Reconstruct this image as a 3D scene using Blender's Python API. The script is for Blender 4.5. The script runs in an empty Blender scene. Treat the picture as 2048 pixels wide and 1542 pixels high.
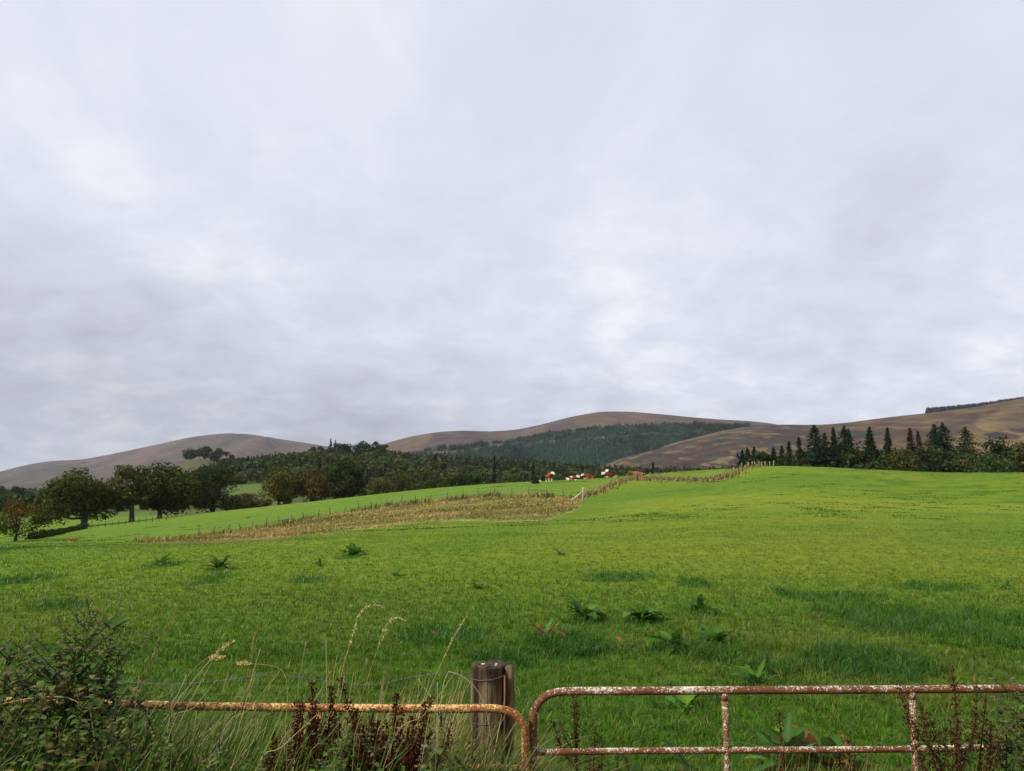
import bpy, math, random
import numpy as np
from mathutils import Vector, Matrix

S = bpy.context.scene
COL = S.collection
rng = np.random.default_rng(11)
random.seed(5)
R = math.radians

# ------------------------------------------------------------------ camera maths
F, CX, CY, HZ, EYE = 1600.0, 1024.0, 771.0, 970.0, 2.1
TH = math.atan((HZ - CY) / F)
cT, sT = math.cos(TH), math.sin(TH)

def ray(px, py):
    a = (px - CX) / F; b = (py - CY) / F
    dy = cT + b * sT; dz = sT - b * cT
    return a / dy, dz / dy

def at(px, py, Y):
    a, b = ray(px, py)
    return np.array([a * Y, Y, EYE + b * Y])

def zpy(py, Y):
    b = (py - CY) / F
    return EYE + Y * (sT - b * cT) / (cT + b * sT)

# ------------------------------------------------------------------ numpy noise
def _h(ix, iy, s):
    n = (ix.astype(np.int64) * 374761393 + iy.astype(np.int64) * 668265263 + s * 974711) & 0x7fffffff
    n = ((n ^ (n >> 13)) * 1274126177) & 0x7fffffff
    n = n ^ (n >> 16)
    return (n & 0xffff) / 65535.0

def vnoise(x, y, s=0):
    ix = np.floor(x); iy = np.floor(y); fx = x - ix; fy = y - iy
    fx = fx * fx * (3 - 2 * fx); fy = fy * fy * (3 - 2 * fy)
    a = _h(ix, iy, s); b = _h(ix + 1, iy, s); c = _h(ix, iy + 1, s); d = _h(ix + 1, iy + 1, s)
    return (a * (1 - fx) + b * fx) * (1 - fy) + (c * (1 - fx) + d * fx) * fy

def fbm(x, y, o=4, s=0):
    t = 0; a = .5; tot = 0
    for i in range(o):
        t = t + a * vnoise(x * 2 ** i + 17.3 * i, y * 2 ** i - 9.1 * i, s + i); tot += a; a *= .5
    return t / tot

def sstep(a, b, x):
    t = np.clip((x - a) / (b - a), 0, 1); return t * t * (3 - 2 * t)

def mixc(a, b, t):
    return a * (1 - t)[..., None] + np.asarray(b) * t[..., None]

def gsmooth(A, sig, axis):
    k = int(3 * sig) + 1
    w = np.exp(-.5 * (np.arange(-k, k + 1) / sig) ** 2); w /= w.sum()
    pad = [(0, 0)] * A.ndim; pad[axis] = (k, k)
    B = np.pad(A, pad, mode='edge')
    return np.apply_along_axis(lambda v: np.convolve(v, w, 'valid'), axis, B)

# ------------------------------------------------------------------ mesh helpers
class MB:
    """collects vertices, quads, triangles and vertex colours; builds ONE mesh object"""
    def __init__(s): s.V = []; s.Q = []; s.T = []; s.C = []; s.n = 0
    def add(s, V, Q=None, T=None, C=(1, 1, 1)):
        V = np.asarray(V, float).reshape(-1, 3)
        if Q is not None and len(Q): s.Q.append(np.asarray(Q, np.int64) + s.n)
        if T is not None and len(T): s.T.append(np.asarray(T, np.int64) + s.n)
        C = np.asarray(C, float)
        if C.ndim == 1: C = np.tile(C, (len(V), 1))
        s.V.append(V); s.C.append(C); s.n += len(V)
    def mesh(s, name, mat=None, smooth=False):
        me = bpy.data.meshes.new(name)
        V = np.concatenate(s.V) if s.V else np.zeros((0, 3)); C = np.concatenate(s.C)
        Q = np.concatenate(s.Q) if s.Q else np.zeros((0, 4), np.int64)
        T = np.concatenate(s.T) if s.T else np.zeros((0, 3), np.int64)
        me.vertices.add(len(V)); me.vertices.foreach_set('co', V.astype(np.float32).ravel())
        nl = Q.size + T.size
        me.loops.add(nl); me.loops.foreach_set('vertex_index', np.concatenate([Q.ravel(), T.ravel()]).astype(np.int32))
        me.polygons.add(len(Q) + len(T))
        st = np.concatenate([np.arange(len(Q)) * 4, Q.size + np.arange(len(T)) * 3]).astype(np.int32)
        me.polygons.foreach_set('loop_start', st)
        me.update(calc_edges=True)
        at_ = me.color_attributes.new('Col', 'FLOAT_COLOR', 'POINT')
        at_.data.foreach_set('color', np.concatenate([C, np.ones((len(C), 1))], 1).astype(np.float32).ravel())
        if smooth: me.polygons.foreach_set('use_smooth', np.ones(len(me.polygons), bool))
        if mat: me.materials.append(mat)
        return me
    def build(s, name, mat=None, parent=None, smooth=False):
        return link(name, s.mesh(name, mat, smooth), parent)

def link(name, me, parent=None):
    o = bpy.data.objects.new(name, me); COL.objects.link(o)
    if parent: o.parent = parent
    return o

def tag(o, label=None, cat=None, group=None, kind=None):
    if label: o['label'] = label
    if cat: o['category'] = cat
    if group: o['group'] = group
    if kind: o['kind'] = kind
    return o

def thing(name, loc, label, cat, group=None, rz=0):
    o = bpy.data.objects.new(name, None); COL.objects.link(o)
    o.location = Vector([float(v) for v in loc]); o.rotation_euler = (0, 0, rz); o.empty_display_size = .1
    return tag(o, label, cat, group)

def dup(root, loc, rz, scale, label, group=None):
    r = root.copy(); COL.objects.link(r)
    r.location = Vector([float(v) for v in loc]); r.rotation_euler = (0, 0, rz); r.scale = (scale,) * 3
    r['label'] = label
    if group: r['group'] = group
    for ch in list(root.children):
        c = ch.copy(); COL.objects.link(c); c.parent = r
    return r

def tube(mb, pts, rad, n=8, col=(1, 1, 1), caps=True):
    pts = np.asarray(pts, float); m = len(pts)
    rad = np.broadcast_to(np.asarray(rad, float), (m,))
    tan = np.gradient(pts, axis=0); tan /= np.linalg.norm(tan, axis=1)[:, None] + 1e-12
    up = np.array([0, 0, 1.]) if abs(tan[0][2]) < .9 else np.array([0, 1., 0])
    V = []; prev = np.cross(tan[0], up); prev /= np.linalg.norm(prev)
    ang = np.linspace(0, 2 * np.pi, n, endpoint=False)
    for i in range(m):
        u = prev - tan[i] * prev.dot(tan[i]); u /= np.linalg.norm(u) + 1e-12
        v = np.cross(tan[i], u); prev = u
        V.append(pts[i] + rad[i] * (np.cos(ang)[:, None] * u + np.sin(ang)[:, None] * v))
    V = np.concatenate(V)
    i = np.arange(m - 1)[:, None] * n; j = np.arange(n)[None]
    a = i + j; b = i + (j + 1) % n
    Q = np.stack([a, b, b + n, a + n], -1).reshape(-1, 4)
    T = None
    if caps:
        V = np.concatenate([V, pts[:1], pts[-1:]]); c0, c1 = m * n, m * n + 1
        j = np.arange(n)
        T = np.concatenate([np.stack([(j + 1) % n, j, np.full(n, c0)], 1),
                            np.stack([(m - 1) * n + j, (m - 1) * n + (j + 1) % n, np.full(n, c1)], 1)])
    mb.add(V, Q, T, col)

def spline(P, n):
    """smooth curve through points (Catmull-Rom)"""
    P = np.asarray(P, float)
    Q = np.concatenate([[2 * P[0] - P[1]], P, [2 * P[-1] - P[-2]]])
    out = []
    t = np.linspace(0, len(P) - 1, n)
    for u in t:
        k = min(int(u), len(P) - 2); f = u - k
        a, b, c, d = Q[k], Q[k + 1], Q[k + 2], Q[k + 3]
        out.append(.5 * (2 * b + (c - a) * f + (2 * a - 5 * b + 4 * c - d) * f * f + (3 * b - a - 3 * c + d) * f ** 3))
    return np.array(out)

def box(mb, c, s, rz=0, col=(1, 1, 1), tilt=0):
    x, y, z = np.array(s) / 2
    V = np.array([[-x, -y, -z], [x, -y, -z], [x, y, -z], [-x, y, -z], [-x, -y, z], [x, -y, z], [x, y, z], [-x, y, z]])
    if tilt:
        ct, st = math.cos(tilt), math.sin(tilt)
        V = V @ np.array([[ct, 0, st], [0, 1, 0], [-st, 0, ct]]).T
    cr, sr = math.cos(rz), math.sin(rz)
    V = V @ np.array([[cr, -sr, 0], [sr, cr, 0], [0, 0, 1]]).T + np.asarray(c)
    mb.add(V, [[0, 3, 2, 1], [4, 5, 6, 7], [0, 1, 5, 4], [1, 2, 6, 5], [2, 3, 7, 6], [3, 0, 4, 7]], None, col)

def cards(mb, P, size, normal, col, aspect=1.7, rg=rng):
    """leaf-sized rhombus faces at P, roughly facing 'normal' with random spin"""
    n = len(P)
    N = normal / (np.linalg.norm(normal, axis=1)[:, None] + 1e-9)
    r = rg.normal(size=(n, 3)); u = np.cross(N, r); u /= np.linalg.norm(u, axis=1)[:, None] + 1e-9
    v = np.cross(N, u)
    s = np.broadcast_to(np.asarray(size), (n,))[:, None]
    V = np.stack([P - u * s * .5 * aspect, P + v * s * .5, P + u * s * .5 * aspect, P - v * s * .5], 1).reshape(-1, 3)
    mb.add(V, np.arange(4 * n).reshape(n, 4), None, np.repeat(col, 4, 0))

def blades(mb, P, h, w, lean, ldir, face, col, tipcol=None):
    """curved grass blades: 5 vertices each"""
    n = len(P)
    t = np.stack([np.cos(face), np.sin(face), 0 * face], 1)
    L = np.stack([np.cos(ldir), np.sin(ldir), 0 * ldir], 1)
    h = h[:, None]; w = w[:, None]; lean = lean[:, None]
    z = np.array([0, 0, 1.])
    mid = P + z * h * .55 * (1 - .15 * lean) + L * h * lean * .22
    tip = P + z * h * (1 - .35 * lean) + L * h * lean * .75
    V = np.stack([P - t * w * .5 - z * .01, P + t * w * .5 - z * .01, mid + t * w * .42, mid - t * w * .42, tip], 1).reshape(-1, 3)
    k = np.arange(n)[:, None] * 5
    mb.add(V, k + np.array([[0, 1, 2, 3]]), k + np.array([[3, 2, 4]]), None or np.repeat(col, 5, 0))

# ------------------------------------------------------------------ materials
def mat(name):
    m = bpy.data.materials.new(name); m.use_nodes = True
    nt = m.node_tree; nt.nodes.clear()
    return m, nt, nt.nodes.new('ShaderNodeOutputMaterial')

def N(nt, typ, ins=None, **kw):
    n = nt.nodes.new(typ)
    for k, v in kw.items(): setattr(n, k, v)
    for k, v in (ins or {}).items():
        if isinstance(v, bpy.types.NodeSocket): nt.links.new(v, n.inputs[k])
        else: n.inputs[k].default_value = v
    return n

def mixn(nt, fac, a, b, mode='MIX'):
    m = nt.nodes.new('ShaderNodeMix'); m.data_type = 'RGBA'; m.blend_type = mode
    for k, v in ((0, fac), (6, a), (7, b)):
        if isinstance(v, bpy.types.NodeSocket): nt.links.new(v, m.inputs[k])
        else: m.inputs[k].default_value = v if k == 0 else (tuple(v) + (1,) if len(v) == 3 else v)
    return m.outputs[2]

def ramp(nt, fac, stops):
    r = nt.nodes.new('ShaderNodeValToRGB'); nt.links.new(fac, r.inputs[0])
    e = r.color_ramp.elements
    while len(e) < len(stops): e.new(.5)
    for x, (p, c) in zip(e, stops): x.position = p; x.color = (tuple(c) + (1,)) if not isinstance(c, float) else (c, c, c, 1)
    return r.outputs[0]

def foliage_mat(name, trans=.35, gloss=.0, rough=.5):
    m, nt, out = mat(name)
    a = N(nt, 'ShaderNodeAttribute', attribute_name='Col')
    d = N(nt, 'ShaderNodeBsdfDiffuse', {'Color': a.outputs['Color']})
    tcol = mixn(nt, 1.0, a.outputs['Color'], (1.15, 1.25, .55), 'MULTIPLY')
    t = N(nt, 'ShaderNodeBsdfTranslucent', {'Color': tcol})
    mx = N(nt, 'ShaderNodeMixShader', {0: trans, 1: d.outputs[0], 2: t.outputs[0]})
    res = mx.outputs[0]
    if gloss:
        g = N(nt, 'ShaderNodeBsdfGlossy', {'Color': (1, 1, 1, 1), 'Roughness': rough})
        fr = N(nt, 'ShaderNodeFresnel', {'IOR': 1.4})
        mu = N(nt, 'ShaderNodeMath', {0: fr.outputs[0], 1: gloss}, operation='MULTIPLY')
        res = N(nt, 'ShaderNodeMixShader', {0: mu.outputs[0], 1: res, 2: g.outputs[0]}).outputs[0]
    nt.links.new(res, out.inputs[0])
    return m

M_LEAF = foliage_mat('tree_foliage', .22)
M_GRASS = foliage_mat('grass_blades', .38, .06, .5)
M_PLANT = foliage_mat('plant_leaves', .32, .14, .45)
M_DRY = foliage_mat('dry_stems', .15)

def attr_mat(name, noise_scale=1.0, amount=.35, bump=0.0, rough=.95, scale2=None):
    m, nt, out = mat(name)
    a = N(nt, 'ShaderNodeAttribute', attribute_name='Col')
    tc = N(nt, 'ShaderNodeTexCoord')
    nz = N(nt, 'ShaderNodeTexNoise', {'Vector': tc.outputs['Object'], 'Scale': noise_scale, 'Detail': 8.0, 'Roughness': .65})
    lo, hi = 1 - amount, 1 + amount
    v = ramp(nt, nz.outputs[0], [(.3, (lo, lo, lo)), (.7, (hi, hi, hi))])
    c = mixn(nt, 1.0, a.outputs['Color'], v, 'MULTIPLY')
    p = N(nt, 'ShaderNodeBsdfPrincipled', {'Base Color': c, 'Roughness': rough, 'Specular IOR Level': .15})
    if bump:
        b = N(nt, 'ShaderNodeBump', {'Height': nz.outputs[0], 'Strength': .7, 'Distance': bump})
        nt.links.new(b.outputs[0], p.inputs['Normal'])
    nt.links.new(p.outputs[0], out.inputs[0])
    return m

M_BARK = attr_mat('bark', 6.0, .4, .05)
M_HIDE = attr_mat('cattle_hide', 5.0, .12)
M_WOOD_FAR = attr_mat('weathered_fence_wood', 9.0, .3, .01)
M_WALL = attr_mat('painted_render', 2.0, .08)

# ------------------------------------------------------------------ terrain
# each column: ground seen at (depth, photo row); after the last pair the land falls away behind the brow
COLS = {
 -900: [(28,1094),(60,1096),(85,1092),(120,1080),(150,1072),(200,1056),(300,1034)],
 -300: [(28,1094),(60,1095),(85,1090),(120,1078),(150,1069),(200,1053),(300,1032)],
 0:    [(28,1091),(60,1092),(85,1085),(120,1072),(150,1064),(200,1050),(300,1030)],
 150:  [(28,1089),(60,1089),(85,1080),(120,1066),(150,1058),(200,1047),(300,1029)],
 300:  [(29,1087),(50,1085),(75,1077),(100,1063),(130,1048),(150,1042),(200,1034),(300,1026)],
 500:  [(32,1080),(50,1078),(75,1064),(100,1044),(130,1024),(150,1017),(165,1014)],
 700:  [(35,1068),(50,1060),(75,1041),(95,1021),(120,1003),(140,994),(152,992)],
 860:  [(35,1064),(50,1050),(75,1022),(90,1004),(110,985),(130,975),(142,973)],
 1024: [(35,1062),(50,1040),(70,1010),(85,989),(100,974),(120,963),(132,961)],
 1160: [(35,1060),(50,1037),(70,1010),(82,996),(100,971),(115,958),(125,956)],
 1270: [(35,1055),(50,1025),(70,992),(85,970),(95,957),(108,949),(118,947)],
 1400: [(35,1048),(50,1018),(70,985),(85,966),(93,958),(105,944),(115,937),(122,936)],
 1520: [(30,1070),(50,1010),(70,966),(85,938),(95,926),(102,923),(106,923)],
 1600: [(30,1072),(50,1011),(70,966),(82,942),(92,931),(100,928)],
 1750: [(30,1075),(50,1014),(70,970),(80,950),(90,940),(98,937)],
 1900: [(30,1076),(50,1017),(70,974),(78,957),(87,946),(95,943.5)],
 2048: [(30,1076),(50,1019),(65,979),(78,954),(88,944),(95,942)],
 2300: [(30,1078),(50,1022),(65,985),(78,960),(90,946),(97,944)],
 2950: [(30,1082),(50,1028),(65,995),(78,970),(90,955),(97,953)],
}
RIDGE = np.array([(-900,1000),(-300,990),(0,985),(250,975),(330,960),(400,940),(480,930),(560,920),(640,910),(770,912),(870,924),(1000,928),
                  (1100,936),(1200,944),(1300,948),(1450,948),(1600,955),(2048,965),(2950,965)], float)
YG = np.exp(np.linspace(math.log(3), math.log(3400), 420))
PG = np.arange(-900, 2951, 20.0)

def valley(px, Y):
    zr = zpy(np.interp(px, RIDGE[:, 0], RIDGE[:, 1]), 950.)
    left = 1 - sstep(250, 480, px)
    zb = -9.0
    up = np.clip((Y - 350) / 600, 0, 1)
    up = np.where(Y < 950, up, 1 - sstep(950, 1600, Y))
    z = zb + (zr - zb) * up * (1 - .75 * left * (Y < 1600))
    kn = np.exp(-((px - 400) / 75.) ** 2) * np.exp(-((Y - 1300) / 230.) ** 2)
    return z + np.maximum(zpy(917, 1300.) - z, 0) * kn

cols = sorted(COLS)
tab = []
for c in cols:
    L = COLS[c]
    yy = [3, 8, 14, 20]; zz = [.12, .0, 0, .0]
    for (Y, p) in L: yy.append(Y); zz.append(zpy(p, Y))
    if L[-1][0] < 280:
        yl, zl = yy[-1], zz[-1]
        yy += [yl + 35, yl + 100, 420]; zz += [zl - 2.2, min(zl - 5, -5), float(valley(np.array(float(c)), np.array(420.)))]
    else:
        yy += [420]; zz += [float(valley(np.array(float(c)), np.array(420.)))]
    far = YG > 420
    z = np.interp(YG, yy, zz)
    z[far] = valley(np.full(far.sum(), float(c)), YG[far])
    tab.append(z)
tab = gsmooth(np.array(tab), 4.0, 1)
ZT = np.array([np.interp(PG, cols, tab[:, k]) for k in range(len(YG))]).T
far = YG > 480
PPm, YYm = np.meshgrid(PG, YG, indexing='ij')
vz = valley(PPm, YYm)
wv = sstep(380, 560, YYm)
ZT = gsmooth(ZT, 3.0, 0) * (1 - wv) + vz * wv
LY0, LYD = math.log(YG[0]), math.log(YG[1]) - math.log(YG[0])

def gz(x, y):
    x = np.asarray(x, float); y = np.asarray(y, float)
    yc = np.clip(y, 3.0, 3390)
    px = np.clip(CX + F * x / yc, -899, 2939)
    u = (px - PG[0]) / 20.0; v = (np.log(yc) - LY0) / LYD
    i = np.clip(u.astype(int), 0, len(PG) - 2); j = np.clip(v.astype(int), 0, len(YG) - 2)
    fu = u - i; fv = v - j
    z = (ZT[i, j] * (1 - fu) + ZT[i + 1, j] * fu) * (1 - fv) + (ZT[i, j + 1] * (1 - fu) + ZT[i + 1, j + 1] * fu) * fv
    rough = np.clip((y - 3) / 4, 0, 1) * np.clip((140 - y) / 60, 0, 1)
    return z + rough * (.10 * (fbm(x * .45, y * .45, 3, 3) - .5) + .22 * (fbm(x * .09, y * .09, 2, 8) - .5) * np.clip((y - 10) / 20, 0, 1))

def hit(px, py, ymin=4.0, ymax=400.):
    Y = np.exp(np.linspace(math.log(ymin), math.log(ymax), 700))
    a, b = ray(px, py)
    d = EYE + b * Y - gz(a * Y, Y)
    k = np.where(d < 0)[0]
    if len(k) == 0 or k[0] == 0:
        k0 = int(np.argmin(d))
        return np.array([a * Y[k0], Y[k0], float(gz(a * Y[k0], Y[k0]))])
    k = k[0]; f = d[k - 1] / (d[k - 1] - d[k]); y = Y[k - 1] + f * (Y[k] - Y[k - 1])
    return np.array([a * y, y, float(gz(a * y, y))])

def on(px, Y):
    x = (px - CX) / F * Y
    return np.array([x, Y, float(gz(x, Y))])

def poly_dist(px, py, P):
    """signed vertical band test helper: interpolated row of a polyline"""
    P = np.array(P, float); return np.interp(px, P[:, 0], P[:, 1])

STRIP_TOP = [(268,1086),(340,1080),(420,1073),(480,1063),(560,1048),(620,1036),(700,1023),(780,1010),(850,1003),(930,995),(1000,990),(1080,991),(1150,997),(1165,997)]
STRIP_BOT = [(268,1089),(340,1089),(420,1090),(480,1090),(540,1082),(607,1071),(708,1057),(780,1047),(835,1040),(900,1037),(987,1039),(1100,1036),(1150,1018),(1165,1000)]
FENCE2 = [(1160,997),(1190,985),(1220,973),(1250,962),(1272,958),(1310,959),(1360,961),(1400,962),(1440,959),(1470,948),(1495,935),(1510,927),(1530,923.5)]
LUSH = [(1800,1232,140,46),(1245,1153,110,11),(1390,1167,40,10),(1850,1174,95,8),(2040,1245,70,30),(438,1156,55,14),(20,1163,60,14),(1600,1192,45,14),
        (900,1272,90,18),(1120,1290,80,24),(1420,1310,90,30),(330,1130,40,8),(110,1215,80,14),(1700,1330,160,30),(620,1160,50,9),(1000,1330,60,20),(60,1095,50,6),(1545,1340,80,20),(1172,1243,46,9),(1285,1245,46,9),(1402,1229,38,8),(1090,1278,44,10),(1350,1302,50,10),(1430,1294,46,10),(705,1112,30,5),(437,1140,30,6)]
LUSHW = []
for (a, b, c, d) in LUSH:
    P = hit(a, b); P2 = hit(a, b - d); P3 = hit(a, b + d)
    LUSHW.append((P[0], P[1], c * P[1] / F, max((P2[1] - P3[1]) / 2, .25)))

def lush(x, y):
    t = np.zeros_like(x)
    wob = (fbm(x * .9, y * .9, 4, 21) - .5) * 1.5 + (fbm(x * 4, y * 4, 2, 22) - .5) * .7
    for (a, b, rx, ry) in LUSHW:
        d = np.sqrt(((x - a) / rx) ** 2 + ((y - b) / ry) ** 2) + wob * .9
        t = np.maximum(t, 1 - sstep(.6, 1.15, d))
    return t

def pix(x, y, z):
    """photo pixel of world points"""
    dz = z - EYE
    fw = y * cT + dz * sT; up = -y * sT + dz * cT
    return CX + F * x / fw, CY - F * up / fw

def strip_mask(x, y, soft=3.0):
    px, py = pix(x, y, gz(x, y))
    wob = (fbm(x * .35, y * .25, 4, 17) - .5) * 16
    t = poly_dist(px, py, STRIP_TOP) + .3 * wob; b = poly_dist(px, py, STRIP_BOT) + wob
    m = sstep(-soft, soft * .3, py - t) * sstep(-soft * 1.5, soft * 1.5, b - py) * (px > 266) * (px < 1168) * (y > 33) * (y < 170)
    return m

def bands(x, y):
    a = sstep(.44, .60, fbm(x * .035 + 11, y * .05, 3, 111)) * sstep(12, 26, y)
    b = sstep(.46, .62, fbm(x * .05 - 4, y * .09, 4, 113)) * sstep(10, 24, y)
    # deeper green along the fold below the field corner, yellower on the rise
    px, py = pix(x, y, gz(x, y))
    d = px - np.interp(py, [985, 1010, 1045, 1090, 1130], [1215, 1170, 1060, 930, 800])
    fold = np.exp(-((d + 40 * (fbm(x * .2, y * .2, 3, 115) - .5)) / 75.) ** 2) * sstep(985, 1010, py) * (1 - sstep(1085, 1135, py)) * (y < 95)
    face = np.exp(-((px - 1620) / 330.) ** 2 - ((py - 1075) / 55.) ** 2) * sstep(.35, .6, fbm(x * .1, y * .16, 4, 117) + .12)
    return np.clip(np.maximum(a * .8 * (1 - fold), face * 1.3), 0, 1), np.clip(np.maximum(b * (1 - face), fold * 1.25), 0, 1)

def ground_colour(x, y):
    z = gz(x, y); px, py = pix(x, y, z)
    n1 = fbm(x * .25, y * .25, 4, 1); n2 = fbm(x * .05, y * .05, 3, 5); n3 = fbm(x * 1.4, y * 1.4, 3, 9)
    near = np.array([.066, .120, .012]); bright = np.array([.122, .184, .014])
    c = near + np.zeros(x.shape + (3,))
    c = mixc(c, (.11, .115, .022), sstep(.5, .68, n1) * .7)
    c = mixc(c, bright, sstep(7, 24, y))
    c = mixc(c, (.11, .18, .015), sstep(.45, .62, n2) * sstep(30, 50, y) * .7)
    c = mixc(c, (.165, .205, .02), sstep(.52, .66, fbm(x * .04 + 5, y * .12, 3, 12)) * sstep(24, 40, y) * .7)
    c = mixc(c, (.05, .125, .010), sstep(.50, .62, fbm(x * .35, y * .9, 4, 73)) * sstep(.36, .54, fbm(x * .05, y * .07, 2, 74)) * sstep(18, 40, y) * .8)
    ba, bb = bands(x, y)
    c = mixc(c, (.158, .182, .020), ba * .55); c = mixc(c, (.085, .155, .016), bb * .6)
    # left pasture beyond the strip is a cooler green
    c = mixc(c, (.11, .185, .022), sstep(60, 75, y) * (1 - sstep(1050, 1300, px)) * .7)
    l = lush(x, y); c = mixc(c, (.028, .085, .016), l * .8)
    s = strip_mask(x, y)
    tan = mixc(np.array([.19, .165, .055]) + np.zeros(x.shape + (3,)), (.13, .10, .035), sstep(.42, .62, n1))
    c = c * (1 - s)[..., None] + tan * s[..., None]
    # pale mown hay line below the strip
    bl = poly_dist(px, py, STRIP_BOT)
    hay = np.exp(-((py - bl - 3 - 3 * (n1 - .5)) / 2.2) ** 2) * (px > 640) * (px < 1165) * (y > 33) * (y < 120) * sstep(.4, .55, fbm(x * .5, y * .5, 2, 31))
    c = mixc(c, (.30, .27, .10), hay * .6)
    # line of the hedge-side fence
    f2 = poly_dist(px, py, FENCE2)
    m2 = np.exp(-((py - f2) / 3.0) ** 2) * (px > 1160) * (px < 1540) * (y > 60) * (y < 115)
    c = mixc(c, (.22, .17, .07), m2 * .7)
    # verge soil below the gates
    c = mixc(c, (.05, .055, .02), 1 - sstep(3.5, 5.2, y))
    # valley and wooded ridge
    v = sstep(200, 260, y)
    wood = np.array([.03, .045, .02]) + np.zeros(x.shape + (3,))
    wood = mixc(wood, (.07, .085, .035), sstep(.45, .65, fbm(x * .012, y * .012, 4, 40)))
    wood = mixc(wood, (.085, .125, .03), ((px > 455) & (px < 556) & (y > 440) & (y < 540)).astype(float))
    wood = mixc(wood, (.09, .13, .03), (1 - sstep(300, 360, px)) * (y < 420))
    wood = mixc(wood, (.085, .10, .03), ((px > 300) & (px < 620) & (y < 430)) * (.5 + .5 * sstep(.4, .6, fbm(x * .03, y * .03, 3, 47))))
    wood = mixc(wood, (.17, .16, .06), (1 - sstep(250, 330, px)) * ((y > 420) & (y < 640)))
    wood = mixc(wood, (.075, .075, .035), np.exp(-((px - 400) / 90.) ** 2) * sstep(980, 1080, y) * (y < 1500))
    c = mixc(c, (0, 0, 0), v) + wood * v[..., None]
    return c

def fan(name, pxs, ys, zfun, cfun, m):
    PX, YY = np.meshgrid(pxs, ys, indexing='ij')
    X = (PX - CX) / F * YY
    Z = zfun(X, YY)
    nI, nJ = PX.shape
    k = np.arange(nI * nJ).reshape(nI, nJ)
    Q = np.stack([k[:-1, :-1], k[1:, :-1], k[1:, 1:], k[:-1, 1:]], -1).reshape(-1, 4)
    mb = MB(); mb.add(np.stack([X, YY, Z], -1).reshape(-1, 3), Q, None, cfun(X, YY).reshape(-1, 3))
    return mb, nI, nJ

pxs = np.concatenate([np.linspace(-6000, -950, 30), np.arange(-900, -150, 50), np.arange(-150, 2200, 5.0), np.arange(2200, 2950, 50), np.linspace(3000, 8000, 30)])
ys = np.concatenate([np.array([-60, -20, -6, 0.5, 2.0]) * 0 + np.array([.02, .3, .8, 1.6, 2.4]), np.exp(np.linspace(math.log(3), math.log(170), 300)), np.exp(np.linspace(math.log(174), math.log(3300), 90))])

m_ground, nt, out = mat('pasture_ground')
a_ = N(nt, 'ShaderNodeAttribute', attribute_name='Col')
tc = N(nt, 'ShaderNodeTexCoord')
g1 = N(nt, 'ShaderNodeTexNoise', {'Vector': tc.outputs['Object'], 'Scale': 9.0, 'Detail': 6.0, 'Roughness': .7})
g2 = N(nt, 'ShaderNodeTexNoise', {'Vector': tc.outputs['Object'], 'Scale': 1.3, 'Detail': 5.0, 'Roughness': .6})
v1 = ramp(nt, g1.outputs[0], [(.3, (.55, .6, .55)), (.5, (1, 1, 1)), (.72, (1.35, 1.3, 1.2))])
v2 = ramp(nt, g2.outputs[0], [(.33, (.72, .78, .8)), (.5, (1, 1, 1)), (.7, (1.15, 1.1, 1.0))])
c_ = mixn(nt, 1.0, mixn(nt, 1.0, a_.outputs['Color'], v1, 'MULTIPLY'), v2, 'MULTIPLY')
p_ = N(nt, 'ShaderNodeBsdfPrincipled', {'Base Color': c_, 'Roughness': 1.0, 'Specular IOR Level': .05})
b_ = N(nt, 'ShaderNodeBump', {'Height': g1.outputs[0], 'Strength': .8, 'Distance': .06})
nt.links.new(b_.outputs[0], p_.inputs['Normal']); nt.links.new(p_.outputs[0], out.inputs[0])

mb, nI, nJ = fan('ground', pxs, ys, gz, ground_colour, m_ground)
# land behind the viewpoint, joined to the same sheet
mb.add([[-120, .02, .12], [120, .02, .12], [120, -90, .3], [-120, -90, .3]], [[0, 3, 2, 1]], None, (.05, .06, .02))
tag(mb.build('ground', m_ground, smooth=True), kind='structure')

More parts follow.
